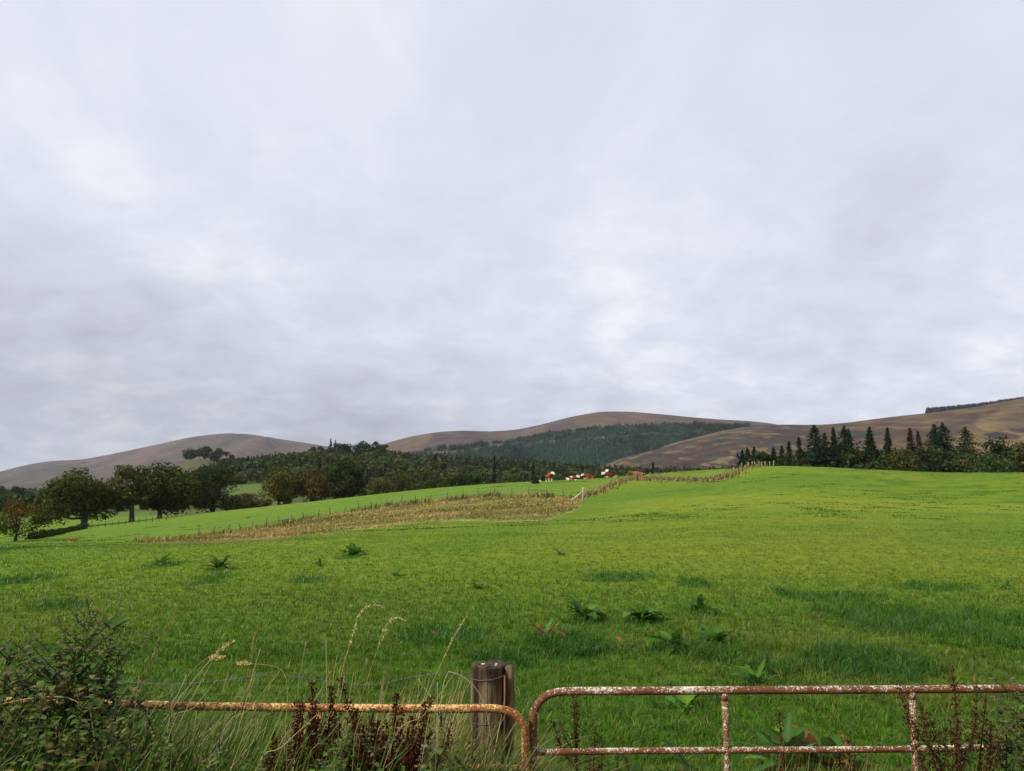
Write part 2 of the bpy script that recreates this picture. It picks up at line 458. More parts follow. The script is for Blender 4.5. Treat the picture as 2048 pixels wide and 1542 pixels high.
# ------------------------------------------------------------------ hills
def hill(name, sky, Y0, Y1, base_py, cfun, m, bulge=1.0, ncol=420, nrow=120, relief=1.0, tone=1.0):
    sky = np.array(sky, float)
    px = np.linspace(sky[0, 0], sky[-1, 0], ncol)
    sp = np.interp(px, sky[:, 0], sky[:, 1])
    w = max(2.0, 14 / (px[1] - px[0]))
    sp = gsmooth(sp, w, 0)
    t = np.linspace(0, 1, nrow)
    T, PX = np.meshgrid(t, px); SP = np.repeat(sp[:, None], nrow, 1)
    YY = Y0 + (Y1 - Y0) * T
    want = ((zpy(SP[:, :1], Y1) - EYE) / Y1)
    zb = zpy(base_py, Y0)
    prof = np.sin(T * np.pi / 2) ** bulge
    X = (PX - CX) / F * YY
    sc = (Y1 - Y0)
    rel = (fbm(X / sc * 6, YY / sc * 5, 4, 50) - .5) * np.sin(T * np.pi) ** .8 * sc * .035 * relief
    rel += (np.abs(fbm(X / sc * 10, YY / sc * 2.2, 3, 61) - .5) * 2 - .3) * np.sin(T * np.pi) * sc * .014 * relief
    ztop = zpy(SP, Y1)
    for _ in range(6):
        Z = zb + (ztop - zb) * prof + rel
        got = ((Z - EYE) / YY).max(1, keepdims=True)
        ztop = ztop + gsmooth(want - got, 3.0, 0) * Y1 * .9
    Z = zb + (ztop - zb) * prof + rel
    # rear slope
    TB = np.linspace(.15, 1, 10); YB = Y1 + (Y1 - Y0) * .8 * TB
    ZB = ztop[:, -1:] - (ztop[:, -1:] - zb) * (TB ** 1.5)[None]
    PXB = np.repeat(px[:, None], 10, 1); XB = (PXB - CX) / F * YB[None]
    X2 = np.concatenate([X, XB], 1); Y2 = np.concatenate([YY, np.repeat(YB[None], ncol, 0)], 1); Z2 = np.concatenate([Z, ZB], 1)
    P2 = np.concatenate([PX, PXB], 1)
    _, PY2 = pix(X2, Y2, Z2)
    C = cfun(P2, PY2, X2, Y2)
    k = np.arange(X2.size).reshape(X2.shape)
    Q = np.stack([k[:-1, :-1], k[1:, :-1], k[1:, 1:], k[:-1, 1:]], -1).reshape(-1, 4)
    mb = MB(); mb.add(np.stack([X2, Y2, Z2], -1).reshape(-1, 3), Q, None, C.reshape(-1, 3) * tone)
    o = tag(mb.build(name, m, smooth=True), kind='structure')
    def zat(pxq, tq):
        i = np.clip(((pxq - px[0]) / (px[1] - px[0])).astype(int), 0, ncol - 1); j = np.clip((tq * (nrow - 1)).astype(int), 0, nrow - 1)
        return X[i, j], YY[i, j], Z[i, j]
    return o, zat

M_HILL = attr_mat('moorland', .018, .42)

def c_far(px, py, X, Y):
    n = fbm(X / 110, Y / 600, 6, 70); c = np.array([.105, .082, .072]) + np.zeros(px.shape + (3,))
    c = mixc(c, (.095, .085, .06), sstep(.45, .6, n)); c = mixc(c, (.15, .105, .085), sstep(.5, .65, fbm(X / 300, Y / 900, 5, 75)))
    low = sstep(.0, 35., py - np.interp(px, [0, 100, 250, 450, 640], [950, 932, 918, 900, 905]))
    return mixc(c, mixc(np.array([.055, .06, .042]) + np.zeros(px.shape + (3,)), (.10, .07, .05), sstep(.45, .6, n)), low * .8)

def c_mid(px, py, X, Y):
    n = fbm(X / 60, Y / 330, 6, 80); n2 = fbm(X / 170, Y / 700, 5, 83)
    c = np.array([.145, .10, .066]) + np.zeros(px.shape + (3,))
    c = mixc(c, (.10, .072, .068), sstep(.42, .6, n2))
    c = mixc(c, (.16, .13, .08), sstep(.55, .7, n) * .7)
    top = np.interp(px, [760, 880, 940, 1000, 1100, 1200, 1300, 1420, 1480, 1560], [912, 894, 889, 884, 864, 853, 847, 847, 848, 852])
    c = mixc(c, (.022, .034, .024), sstep(-1, 3, py - top))
    clear = np.exp(-((py - np.interp(px, [900, 1000, 1090, 1200, 1300], [905, 889, 884, 876, 868])) / 2.6) ** 2) * sstep(.42, .6, n) * (px < 1290)
    c = mixc(c, (.17, .125, .09), clear)
    return c

def c_right(px, py, X, Y):
    wx = X + 25 * (fbm(X / 40, Y / 150, 3, 101) - .5)
    n = fbm(wx / 34, Y / 170, 6, 90); n2 = fbm(wx / 75, Y / 330, 6, 93); n3 = fbm(wx / 11, Y / 60, 5, 97)
    c = np.array([.125, .070, .036]) + np.zeros(px.shape + (3,))
    tan = np.array([.215, .140, .058])
    c = mixc(c, tan, sstep(.48, .62, n + .3 * (n3 - .5)) * .9)
    left = 1 - sstep(1540, 1760, px)
    heather = sstep(.36, .47, n2 + .45 * (n3 - .5)) * (.2 + .8 * left)
    c = mixc(c, mixc(np.array([.062, .036, .028]) + np.zeros(px.shape + (3,)), (.10, .055, .038), sstep(.45, .6, n3)), heather * .95)
    c = mixc(c, (.045, .052, .032), sstep(.53, .62, n3 + .3 * (n - .5)) * left * .8)
    c = mixc(c, (.30, .22, .11), sstep(.61, .70, fbm(wx / 26, Y / 50, 5, 99)) * .75 * (.4 + .6 * left))
    c = mixc(c, (.075, .06, .05), sstep(.56, .66, fbm(wx / 32, Y / 60, 5, 104)) * .5)
    # tan shoulder at the right with a dark heather band and patches
    sh = sstep(-6, 10, py - np.interp(px, [1800, 1900, 1960, 2048, 2200], [930, 880, 838, 800, 770]))
    sh = sh * sstep(1800, 1880, px)
    c = mixc(c, mixc(np.array([.26, .175, .075]) + np.zeros(px.shape + (3,)), (.15, .11, .055), sstep(.45, .62, n)), sh * .9)
    bl = np.interp(px, [1830, 1870, 1920, 1965], [876, 860, 848, 834])
    c = mixc(c, (.07, .048, .045), np.exp(-((py - bl + 10 * (n3 - .5)) / 7.) ** 2) * sstep(1800, 1830, px) * (1 - sstep(1945, 1970, px)) * .85)
    e = ((px - 2005) / 42.) ** 2 + ((py - 872) / 8.) ** 2 + (n3 - .5) * 2.5
    c = mixc(c, (.07, .05, .042), 1 - sstep(.6, 1.1, e))
    e = ((px - 2060) / 45.) ** 2 + ((py - 862) / 6.) ** 2 + (n3 - .5) * 2.5
    c = mixc(c, (.07, .05, .042), 1 - sstep(.6, 1.1, e))
    e = ((px - 1730) / 50.) ** 2 + ((py - 868) / 7.) ** 2 + (n3 - .5) * 3.5
    c = mixc(c, (.035, .05, .042), (1 - sstep(.6, 1.1, e)) * .9)
    c = mixc(c, (.26, .2, .12), np.exp(-((py - np.interp(px, [1220, 1330, 1400, 1440], [908, 889, 871, 862]) - 3) / 1.6) ** 2) * (px < 1450) * sstep(.4, .55, n))
    return c

hill('far_hill', [(-900,1000),(-400,985),(-100,962),(0,945),(50,931),(100,922),(170,919),(250,903),(320,888),(380,874),(450,866),(500,868),(560,878),(620,887),(700,900),(800,925),(950,955)],
     3500, 6500, 985, c_far, M_HILL, ncol=520, nrow=160, tone=.62)
_, zmid = hill('moorland_hill', [(480,975),(560,958),(640,935),(700,912),(770,887),(820,873),(880,863),(930,861),(980,863),(1030,860),(1080,850),(1140,834),(1200,823),(1260,823),(1320,828),(1380,834),(1440,839),(1500,842),(1550,848),(1650,868),(1800,900)],
     1700, 4200, 962, c_mid, M_HILL, relief=.6, ncol=640, nrow=200, tone=.60)
_, zright = hill('heather_hill', [(1120,965),(1180,940),(1215,921),(1260,906),(1330,890),(1400,872),(1450,860),(1500,853),(1560,849),(1640,850),(1700,845),(1750,838),(1800,832),(1860,826),(1950,815),(2048,797),(2200,775),(2500,755),(2900,745)],
     1200, 2600, 968, c_right, M_HILL, ncol=900, nrow=280, relief=.4, tone=.50)

# ------------------------------------------------------------------ trees
def lobes_crown(mb, base, h, rx, rz, n, ls, pal, seed, nl=26, bottom=.25, tint=None, tintfrac=0, sparse=0):
    """leaf clumps spread through a crown; base = crown centre"""
    rg = np.random.default_rng(seed)
    d = rg.normal(size=(nl, 3)); d /= np.linalg.norm(d, axis=1)[:, None]
    rad = rg.uniform(.35, .82, nl) ** .8
    Lc = d * rad[:, None] * np.array([rx, rx, rz]); Lc[:, :2] *= np.where(Lc[:, 2] < 0, 1.0, 1.0)[:, None]
    lr = rg.uniform(.26, .46, nl) * min(rx, rz * 1.3)
    k = rg.integers(0, nl, n)
    q = rg.normal(size=(n, 3)); q /= np.linalg.norm(q, axis=1)[:, None]
    rr = lr[k] * (.45 + .6 * rg.random(n) ** .6)
    off = q * rr[:, None] * np.array([1.15, 1.15, .8])
    P = Lc[k] + off
    nrm = q + rg.normal(size=(n, 3)) * .55
    pal = np.asarray(pal, float)
    tone = rg.uniform(.7, 1.35, nl)[k] * rg.uniform(.65, 1.4, n)
    ci = rg.integers(0, len(pal), n)
    col = pal[ci] * tone[:, None]
    if tint is not None:
        up = (rg.random(nl) < tintfrac)[k] & (rg.random(n) < .75)
        col[up] = np.asarray(tint) * tone[up, None]
    cards(mb, P + np.asarray(base), ls * rg.uniform(.6, 1.5, n), nrm, col, 1.5, rg)
    return Lc + np.asarray(base), lr

OAK = [(.05, .058, .016), (.066, .07, .02), (.036, .048, .015)]
OLIVE = [(.060, .062, .016), (.046, .052, .015), (.075, .068, .018)]
DARK = [(.028, .042, .015), (.038, .052, .018), (.022, .035, .014)]
GREEN = [(.04, .066, .02), (.05, .078, .024), (.033, .055, .018)]
RUST = [(.085, .052, .015), (.06, .048, .016), (.042, .044, .016)]
PINE = [(.014, .024, .014), (.019, .03, .016), (.011, .019, .012)]
BARKC = (.06, .05, .04)

def broadleaf(name, label, cat, px, Y, top_py, x0, x1, pal, seed, crown_bot=.22, tint=None, tf=0, n=4200, lean=0.0, group=None, base=None, sink=0.3, nl=26, limbs=7, trunk=None, ls=None, sparse=0):
    P = on(px, Y) if base is None else base
    h = zpy(top_py, Y) - P[2]
    rx = (x1 - x0) / 2 / F * Y
    cxw = ((x0 + x1) / 2 - px) / F * Y
    t = thing(name, P, label, cat, group)
    cz0 = h * crown_bot; rz = (h - cz0) / 2
    C = np.array([cxw, 0, cz0 + rz])
    mb = MB()
    Lc, lr = lobes_crown(mb, C, h, rx * .98, rz * 1.02, n, ls or max(h * .028, Y * .0011), pal, seed, nl=nl, tint=tint, tintfrac=tf)
    rg = np.random.default_rng(seed + 1)
    tm = MB()
    r0 = trunk or h * .035
    topk = np.array([cxw * .7 + lean, 0, cz0 + rz * .9])
    tube(tm, spline([[0, 0, -sink], [lean * .25, 0, h * .12], [lean * .6 + cxw * .25, 0, cz0 + .12 * h], topk], 9), np.linspace(r0 * 1.25, r0 * .35, 9), 9, BARKC)
    for k in rg.choice(len(Lc), min(limbs, len(Lc)), replace=False):
        z0 = rg.uniform(.75, 1.15) * max(cz0, h * .2)
        s = np.array([lean * .5 + cxw * .2, 0, z0])
        m_ = s * .5 + Lc[k] * .5 + np.array([0, 0, -.05 * h])
        tube(tm, spline([s, m_, Lc[k]], 6), np.linspace(r0 * .55, r0 * .1, 6), 6, BARKC)
    tm.build('trunk', M_BARK, t, True)
    mb.build('crown', M_LEAF, t)
    return t

def conifer_cards(mb, h, Rb, pal, seed, n=1300, z0=.04, ragged=.35, power=.8, size=None):
    rg = np.random.default_rng(seed)
    # whorls of drooping branches
    nb = max(60, n // 5)
    u = rg.random(nb) ** 1.25
    u = np.round(u * 26) / 26 * .8 + u * .2
    zz = h * (z0 + (1 - z0) * u)
    rad = Rb * (1 - u) ** power * rg.uniform(1 - ragged, 1 + ragged * .6, nb) + .012 * h
    an = rg.random(nb) * 2 * np.pi
    s = np.repeat(np.linspace(.25, 1, 5)[None], nb, 0) * rg.uniform(.9, 1.1, (nb, 5))
    r = rad[:, None] * s
    droop = -.28 * r * s + rg.normal(size=r.shape) * .01 * h
    X = np.cos(an)[:, None] * r; Yv = np.sin(an)[:, None] * r; Z = zz[:, None] + droop + .06 * r
    P = np.stack([X, Yv, Z], -1).reshape(-1, 3)
    nrm = np.stack([np.cos(an)[:, None] * .5 + 0 * r, np.sin(an)[:, None] * .5 + 0 * r, 0 * r + .7], -1).reshape(-1, 3) + rg.normal(size=(nb * 5, 3)) * .45
    pal = np.asarray(pal); col = pal[rg.integers(0, len(pal), nb)] * rg.uniform(.7, 1.4, nb)[:, None]
    col = np.repeat(col, 5, 0) * rg.uniform(.8, 1.25, nb * 5)[:, None]
    sz = (size or h * .03) * rg.uniform(.7, 1.5, nb * 5) * (.45 + .75 * (1 - np.repeat(u, 5)))
    cards(mb, P, sz, nrm, col, 2.2, rg)
    # leader
    q = rg.random(20); P = np.stack([0 * q, 0 * q, h * (.93 + .08 * q)], 1) + rg.normal(size=(20, 3)) * .006 * h
    cards(mb, P, np.full(20, h * .016), rg.normal(size=(20, 3)) + np.array([0, -1, 0]), np.tile(pal[0], (20, 1)), 2.5, rg)

def conifer(name, label, px, Y, top_py, wpx, seed, pal=PINE, group=None, ragged=.35, power=.8, n=1300, cat='conifer'):
    P = on(px, Y); h = zpy(top_py, Y) - P[2]
    t = thing(name, P, label, cat, group)
    tm = MB(); tube(tm, [[0, 0, -.3], [0, 0, h * .5], [0, 0, h * .97]], [h * .02, h * .012, h * .003], 7, (.045, .035, .028)); tm.build('trunk', M_BARK, t, True)
    mb = MB(); conifer_cards(mb, h, wpx / 2 / F * Y, pal, seed, n, ragged=ragged, power=power, size=max(h * .026, Y * .0011)); mb.build('crown', M_LEAF, t)
    return t

# field trees on the left
broadleaf('thorn_tree', 'low spreading thorn tree with orange autumn leaves at the far left field edge', 'tree', 47, 86, 1004, -14, 116, OAK, 101, .03, (.13, .06, .014), .30, 5200, trunk=.16)
broadleaf('field_tree', 'broad olive brown tree with thick leaning trunk, first right of the orange thorn tree', 'tree', 178, 152, 931, 94, 244, OAK, 102, .0, (.06, .052, .016), .35, 7500, lean=1.2, trunk=.55, limbs=9)
broadleaf('field_tree', 'open pale olive tree with bare forked limbs showing under its thin crown', 'tree', 273, 156, 931, 204, 326, OLIVE, 103, .30, None, 0, 4200, trunk=.48, limbs=16, nl=22)
broadleaf('field_tree', 'dark tree with yellowish top leaves and short dark trunk beside the open limbed tree', 'tree', 328, 160, 923, 272, 394, OAK, 104, .0, (.07, .055, .016), .25, 6500, trunk=.42)
broadleaf('field_tree', 'dark green round tree at the right end of the field tree row', 'tree', 432, 172, 934, 364, 496, DARK, 105, .0, (.045, .045, .014), .2, 6500, trunk=.45)
# group beyond the crest of the upper field
G = 'trees beyond the brow of the upper field'
for a in [
 ('hedgerow_tree', 'bushy tree with yellow olive top left of the rusty brown one', 562, 205, 925, 524, 606, OAK, 111, (.11, .08, .018), .38),
 ('hedgerow_tree', 'rusty orange brown bushy tree between yellow topped tree and dark green tree', 627, 208, 932, 588, 668, RUST, 112, (.13, .07, .016), .30),
 ('hedgerow_tree', 'tall dark green tree standing right of the rusty brown tree', 692, 212, 915, 650, 732, DARK, 113, (.04, .04, .014), .25),
 ('hedgerow_tree', 'small pale yellow green tree right of the tall dark green tree', 763, 205, 949, 738, 788, [(.085, .085, .026), (.07, .076, .024)], 114, None, 0),
 ('hedgerow_tree', 'olive green rounded tree right of the small pale tree', 812, 212, 939, 780, 844, OLIVE, 115, (.05, .06, .02), .3),
 ('hedgerow_tree', 'wide dull brown green tree behind the brow of the field', 874, 222, 931, 838, 912, OAK, 116, None, 0),
 ('hedgerow_tree', 'low dark scrubby tree right of the dull brown green tree', 920, 222, 939, 890, 948, DARK, 117, None, 0),
 ('hedgerow_tree', 'low green tree nearest the brow left of the slim conifer', 962, 222, 941, 940, 984, GREEN, 118, None, 0)]:
    broadleaf(a[0], a[1], 'tree', a[2], a[3], a[4], a[5], a[6], a[7], a[8], .04, a[9], a[10], 3200, group=G)
for a in [
 ('conifer_tree', 'slim dark conifer above the left end of the upper field brow', 989, 260, 913, 20, 121),
 ('conifer_tree', 'dark conifer just left of the standing cow', 1066, 250, 926, 24, 122),
 ('conifer_tree', 'small dark conifer behind the gap between the two resting cows', 1164, 250, 930, 20, 123),
 ('conifer_tree', 'dark pointed conifer behind the brow right of the cows', 1305, 235, 926, 26, 124)]:
    conifer(a[0], a[1], *a[2:], group='lone conifers in the valley wood', n=900)
for a in [
 ('brow_tree', 'brownish bushy tree behind the brow right of the pair of red cows', 1252, 235, 926, 1234, 1278, OLIVE, 126),
 ('brow_tree', 'grey green open topped tree right of the brownish bushy one', 1284, 240, 924, 1270, 1304, [(.05, .056, .035), (.036, .045, .028)], 127),
 ('brow_tree', 'round dark bush on the brow right of the pointed conifer', 1332, 230, 932, 1314, 1350, DARK, 128),
 ('brow_tree', 'broad low scrub behind the black calf', 1030, 235, 945, 1000, 1060, GREEN, 129),
 ('brow_tree', 'dark scrub tree behind the gap right of the standing cow', 1120, 238, 940, 1088, 1150, DARK, 130),
 ('brow_tree', 'dark green tree behind the pair of red cows', 1208, 238, 932, 1180, 1238, DARK, 131)]:
    broadleaf(a[0], a[1], 'tree', a[2], a[3], a[4], a[5], a[6], a[7], a[8], .03, None, 0, 1800, group='scrub trees behind the cattle')
broadleaf('hawthorn_bush', 'reddish brown hawthorn scrub in the gap between field trees and the group of trees', 'bush', 505, 200, 984, 478, 534, [(.11, .075, .035), (.075, .07, .025), (.06, .05, .022)], 132, .02, None, 0, 1800)
for i, (px, Y, tp, w_) in enumerate([(462, 215, 1000, 20), (520, 215, 990, 16), (492, 240, 985, 14), (540, 190, 1000, 14), (476, 260, 990, 15), (512, 178, 1003, 12)]):
    broadleaf('hawthorn_bush', 'low brown green scrub bush in the gap right of the field trees', 'bush', px, Y, tp, px - w_, px + w_, [(.08, .07, .03), (.05, .06, .022), (.10, .07, .035)], 280 + i, .0, None, 0, 900, group='scrub bushes in the gap between the tree groups', nl=12, limbs=3)
broadleaf('hawthorn_bush', 'small greyish bush at the brow foot of the dark green round tree', 'bush', 486, 190, 996, 468, 504, [(.07, .07, .03), (.045, .05, .022)], 133, .02, None, 0, 1200)
# skyline clump on the wooded ridge
G = 'trees on the skyline of the wooded ridge'
for a in [
 ('ridge_tree', 'low wide dark tree at the left end of the ridge skyline clump', 636, 893, 612, 660, 141), ('ridge_tree', 'rounded dark tree beside the two skyline spires', 684, 885, 664, 704, 142),
 ('ridge_tree', 'tall dark domed tree with sky gaps under it on the ridge skyline', 721, 880, 698, 742, 143), ('ridge_tree', 'dark domed tree at the right end of the ridge skyline clump', 757, 883, 734, 780, 144)]:
    broadleaf(a[0], a[1], 'tree', a[2], 945, a[3], a[4], a[5], DARK, a[6], .10, None, 0, 1800, group=G, nl=22)
conifer('ridge_conifer', 'taller of two thin conifer spires on the ridge skyline', 662, 948, 877, 11, 145, n=600, group=G)
conifer('ridge_conifer', 'shorter of two thin conifer spires on the ridge skyline', 671, 948, 880, 9, 146, n=600, group=G)
for i, a in enumerate([(383, 897, 366, 400, 'left end'), (411, 892, 394, 428, 'the tallest tree'), (436, 896, 422, 450, 'thinner third tree'), (457, 898, 444, 472, 'right end')]):
    broadleaf('knoll_tree', 'dark wind shaped tree of the clump on the bare knoll, ' + a[4], 'tree', a[0], 1300, a[1], a[2], a[3], DARK, 150 + i, .06, None, 0, 1500, group='clump of trees on the knoll', nl=20)

# right hand shelter belt
G = 'conifers of the shelter belt on the right'
CON = [
 (1483, 902, 18, 'leftmost small conifer of the shelter belt beside the crest fence'), (1494, 897, 18, 'second small conifer from the left end of the shelter belt'),
 (1507, 896, 20, 'third small conifer from the left, just behind the crest fence posts'), (1546, 897, 22, 'short conifer right of the round bush at the crest'),
 (1562, 893, 22, 'short conifer between the round bush and the narrow spire'), (1577, 884, 24, 'medium conifer stepping up left of the narrow spire'),
 (1597, 877, 26, 'narrow dark spire left of the tallest left conifer'), (1629, 853, 44, 'tall dense conifer, tallest at the left of the belt'),
 (1649, 868, 30, 'shorter conifer tucked right of the tall dense one'), (1667, 859, 32, 'slender tall conifer between tall dense and twin topped conifers'),
 (1689, 855, 40, 'broad ragged conifer with twin tops, left top'), (1698, 860, 34, 'broad ragged conifer with twin tops, right top'),
 (1739, 857, 30, 'conifer with small separate crown above the scrub mid belt'), (1775, 859, 34, 'thin ragged conifer right of the small crowned one'),
 (1820, 859, 36, 'reddish brown dying conifer in the shelter belt'), (1836, 866, 36, 'shorter green conifer touching the reddish one'),
 (1869, 851, 34, 'left one of the joined pair of tall dark conifers'), (1886, 848, 62, 'right and widest of the joined pair of tall dark conifers'),
 (1931, 856, 40, 'lone cone shaped cypress right of the joined pair')]
for i, (px, tp, w, lab) in enumerate(CON):
    pal = PINE if 'reddish' not in lab else [(.045, .024, .014), (.03, .022, .013), (.02, .02, .012)]
    if 'cypress' in lab: pal = [(.022, .03, .012), (.03, .034, .013)]
    rv = random.Random(900 + i)
    conifer('belt_conifer', lab, px, 215 + (i * 37) % 40, tp, w * rv.uniform(1.8, 3.0), 160 + i, [tuple(c * rv.uniform(.85, 1.5) for c in q) for q in pal], G, ragged=rv.uniform(.35, .75), power=.6 if 'cypress' in lab else rv.uniform(.65, 1.15), n=rv.choice([2400, 3200, 4200]))
G = 'broadleaf trees and scrub of the shelter belt on the right'
BRD = [
 (1530, 904, 1512, 1550, DARK, 'round dark bush right behind the crest fence'), (1585, 915, 1555, 1618, DARK, 'low dark scrub under the narrow spire'),
 (1640, 905, 1610, 1675, PINE, 'dark scrub filling below the tall dense conifer'), (1712, 893, 1680, 1745, DARK, 'dark bushy tree below the twin topped conifer'),
 (1752, 893, 1728, 1782, DARK, 'bushy tree under the small crowned conifer'), (1800, 902, 1772, 1830, OAK, 'brown green tree left of the reddish conifer foot'),
 (1850, 896, 1822, 1882, DARK, 'dark tree between reddish conifer and the joined pair'), (1908, 897, 1878, 1946, DARK, 'large dark domed tree below the joined pair'),
 (1952, 902, 1930, 1975, OAK, 'olive tree between cypress and the right dome'), (1990, 883, 1958, 2026, DARK, 'largest dark dome near the right edge'),
 (2045, 889, 2015, 2085, OAK, 'dark tree cut by the right edge'), (1976, 912, 1945, 2006, GREEN, 'lower rounded tree in front of the largest dome'),
 (2018, 920, 1998, 2036, [(.045, .08, .02), (.036, .065, .018)], 'small brighter green tree near the right edge'), (2110, 895, 2080, 2150, DARK, 'dark tree beyond the right edge')]
for i, (px, tp, a, b, pal, lab) in enumerate(BRD):
    broadleaf('belt_tree', lab, 'tree', px, 205 + (i * 29) % 35, tp - 8, a - 22, b + 22, pal, 190 + i, .0, None, 0, 4200, group=G, nl=34)
for i, (px, tp, a, b, lab) in enumerate([(1500, 912, 1476, 1530, 'dark scrub under the small conifers at the left end of the belt'), (1560, 912, 1535, 1590, 'dark scrub under the short conifers right of the crest bush'), (1612, 908, 1590, 1640, 'dark scrub between narrow spire and tall dense conifer'),
 (1668, 895, 1640, 1700, 'dark scrub below the slender tall conifer'), (1735, 900, 1708, 1765, 'dark undergrowth tree left of the small crowned conifer foot'), (1778, 905, 1750, 1810, 'dark undergrowth tree below the thin ragged conifer'), (1828, 905, 1800, 1860, 'dark undergrowth tree below the reddish conifer'), (1880, 905, 1850, 1910, 'dark undergrowth tree below the joined pair, left of the large dome'), (1935, 905, 1905, 1965, 'dark undergrowth tree at the foot of the cypress')]):
    broadleaf('belt_tree', lab, 'tree', px, 238 + i % 3 * 4, tp - 10, a - 22, b + 22, DARK if i % 2 else PINE, 270 + i, .0, None, 0, 2600, group=G, nl=30)
G = 'pale weeds and bushes along the foot of the shelter belt'
for i in range(16):
    px = 1560 + i * 33 + random.uniform(-8, 8)
    crest = np.interp(px, [1520, 1600, 1750, 1900, 2048], [923, 928, 937, 943.5, 942])
    broadleaf('belt_bush', 'low grey green bush along the foot of the shelter belt', 'bush', px, 190 + random.uniform(-6, 10), crest - random.uniform(3, 11), px - 20, px + 20, [(.04, .055, .022), (.055, .065, .03)], 220 + i, .0, None, 0, 700, group=G, nl=10, limbs=2)
# left background trees
G = 'trees in the valley behind the field trees on the left'
for i, (px, Y, tp, a, b, pal, lab) in enumerate([
 (22, 330, 990, -5, 45, DARK, 'dark bush behind the orange thorn tree near the left edge'), (95, 340, 984, 70, 122, GREEN, 'dark green tree behind gap between thorn tree and leaning tree'),
 (65, 420, 985, 48, 82, DARK, 'small dark tree just above the orange thorn tree'), (140, 360, 985, 118, 165, GREEN, 'green tree behind the leaning tree'),
 (215, 330, 1000, 190, 240, GREEN, 'green scrub behind between leaning tree and open limbed tree'), (300, 330, 1002, 280, 330, OAK, 'scrub behind the open limbed tree'),
 (165, 345, 990, 140, 192, DARK, 'dark tree in the band behind the leaning tree'), (192, 322, 1004, 168, 214, GREEN, 'green bush in the band right of the leaning trunk'), (250, 338, 992, 226, 276, DARK, 'dark tree in the band left of the open limbed trunk'), (335, 335, 994, 308, 362, DARK, 'dark tree in the band behind the dark yellow topped tree'), (372, 326, 998, 346, 398, GREEN, 'green tree in the band between the dark tree and the round tree'), (415, 330, 990, 388, 442, DARK, 'dark tree in the band behind the round tree'), (462, 300, 996, 442, 484, OAK, 'brown green tree in the band right of the round tree'),
 (-20, 380, 975, -50, 10, DARK, 'dark tree cut by the left edge'), (12, 520, 968, -8, 28, OAK, 'brownish far tree at the left edge'), (45, 560, 968, 30, 60, DARK, 'far dark rounded tree near the left edge')]):
    broadleaf('valley_tree', lab, 'tree', px, Y, tp, a, b, pal, 240 + i, .04, None, 0, 1500, group=G, nl=16)

# distant woodland: one mass nobody could count
def wood_variant(kind, seed):
    mb = MB()
    if kind == 0:
        lobes_crown(mb, (0, 0, .5), 1, .5, .5, 90, .17, [(1, 1, 1)], seed, nl=10)
    else:
        conifer_cards(mb, 1.0, .26, [(1, 1, 1)], seed, 130, size=.09)
    return np.concatenate(mb.V), np.concatenate(mb.C)
WV = [wood_variant(0, 300 + i) for i in range(5)] + [wood_variant(1, 320 + i) for i in range(4)]

def plant_wood(name, P, H, kind, pal, seed, aspect=1.0):
    rg = np.random.default_rng(seed); mb = MB(); pal = np.asarray(pal)
    for i in range(len(P)):
        v = rg.integers(0, 5) if kind[i] == 0 else 5 + rg.integers(0, 4)
        V, C = WV[v]; a = rg.random() * 6.28; c, s = math.cos(a), math.sin(a)
        w = H[i] * (rg.uniform(.9, 1.4) if kind[i] == 0 else rg.uniform(.8, 1.1)) * aspect
        q = np.stack([(V[:, 0] * c - V[:, 1] * s) * w, (V[:, 0] * s + V[:, 1] * c) * w, V[:, 2] * H[i]], 1) + P[i]
        n = len(V) // 4
        mb.add(q, np.arange(4 * n).reshape(n, 4), None, C * (pal[kind[i]][rg.integers(0, len(pal[kind[i]]))] * rg.uniform(.7, 1.35)))
    return tag(mb.build(name, M_LEAF), kind='stuff')

PALW = [[(.050, .070, .026), (.062, .080, .030), (.038, .054, .022), (.075, .080, .036)], [(.026, .042, .024), (.033, .05, .027), (.022, .036, .022), (.048, .064, .030)]]
pts, hh, kk = [], [], []
rg = np.random.default_rng(77)
for _ in range(2900):
    px = rg.uniform(335, 1500); Y = 400 + 580 * rg.random() ** .8
    if px < 560 and Y < 545 and 440 < px: continue
    if px < 480 and Y > 900 and px < 440: continue
    x = (px - CX) / F * Y
    n = fbm(np.array([x / 60]), np.array([Y / 90]), 3, 44)[0]
    con = n > .52 and rg.random() < .8
    pts.append([x, Y, float(gz(x, Y)) - .5]); hh.append(rg.uniform(6, 10) if not con else rg.uniform(7, 12)); kk.append(1 if con else 0)
for _ in range(500):   # hedges and woods low in the valley on the left
    px = rg.uniform(-350, 420); Y = rg.choice([330, 420, 650, 700, 800, 900]) * rg.uniform(.96, 1.06)
    x = (px - CX) / F * Y
    pts.append([x, Y, float(gz(x, Y)) - .5]); hh.append(rg.uniform(3.5, 9)); kk.append(0)
for _ in range(420):   # woods low in the valley right of the ridge
    px = rg.uniform(1300, 2500); Y = rg.uniform(500, 900)
    x = (px - CX) / F * Y
    pts.append([x, Y, float(gz(x, Y)) - .5]); hh.append(rg.uniform(6, 11)); kk.append(int(rg.random() < .6))
tag(plant_wood('valley_woodland', np.array(pts), hh, kk, PALW, 5), label='mixed green woodland covering the low ridge behind the upper field', cat='woodland')

# hillside plantations
def band_trees(zfun, cond, npts, hrange, seed, pr, tr=(0, 1), rows=None):
    rg = np.random.default_rng(seed); px = rg.uniform(pr[0], pr[1], npts)
    if rows: px = np.round(px / rows) * rows + rg.normal(size=npts) * .35
    t = tr[0] + (tr[1] - tr[0]) * rg.random(npts)
    x, y, z = zfun(px, t); _, py = pix(x, y, z)
    x = (px - CX) / F * y
    ok = cond(px, py)
    return np.stack([x, y, z - .5], 1)[ok], rg.uniform(*hrange, ok.sum())

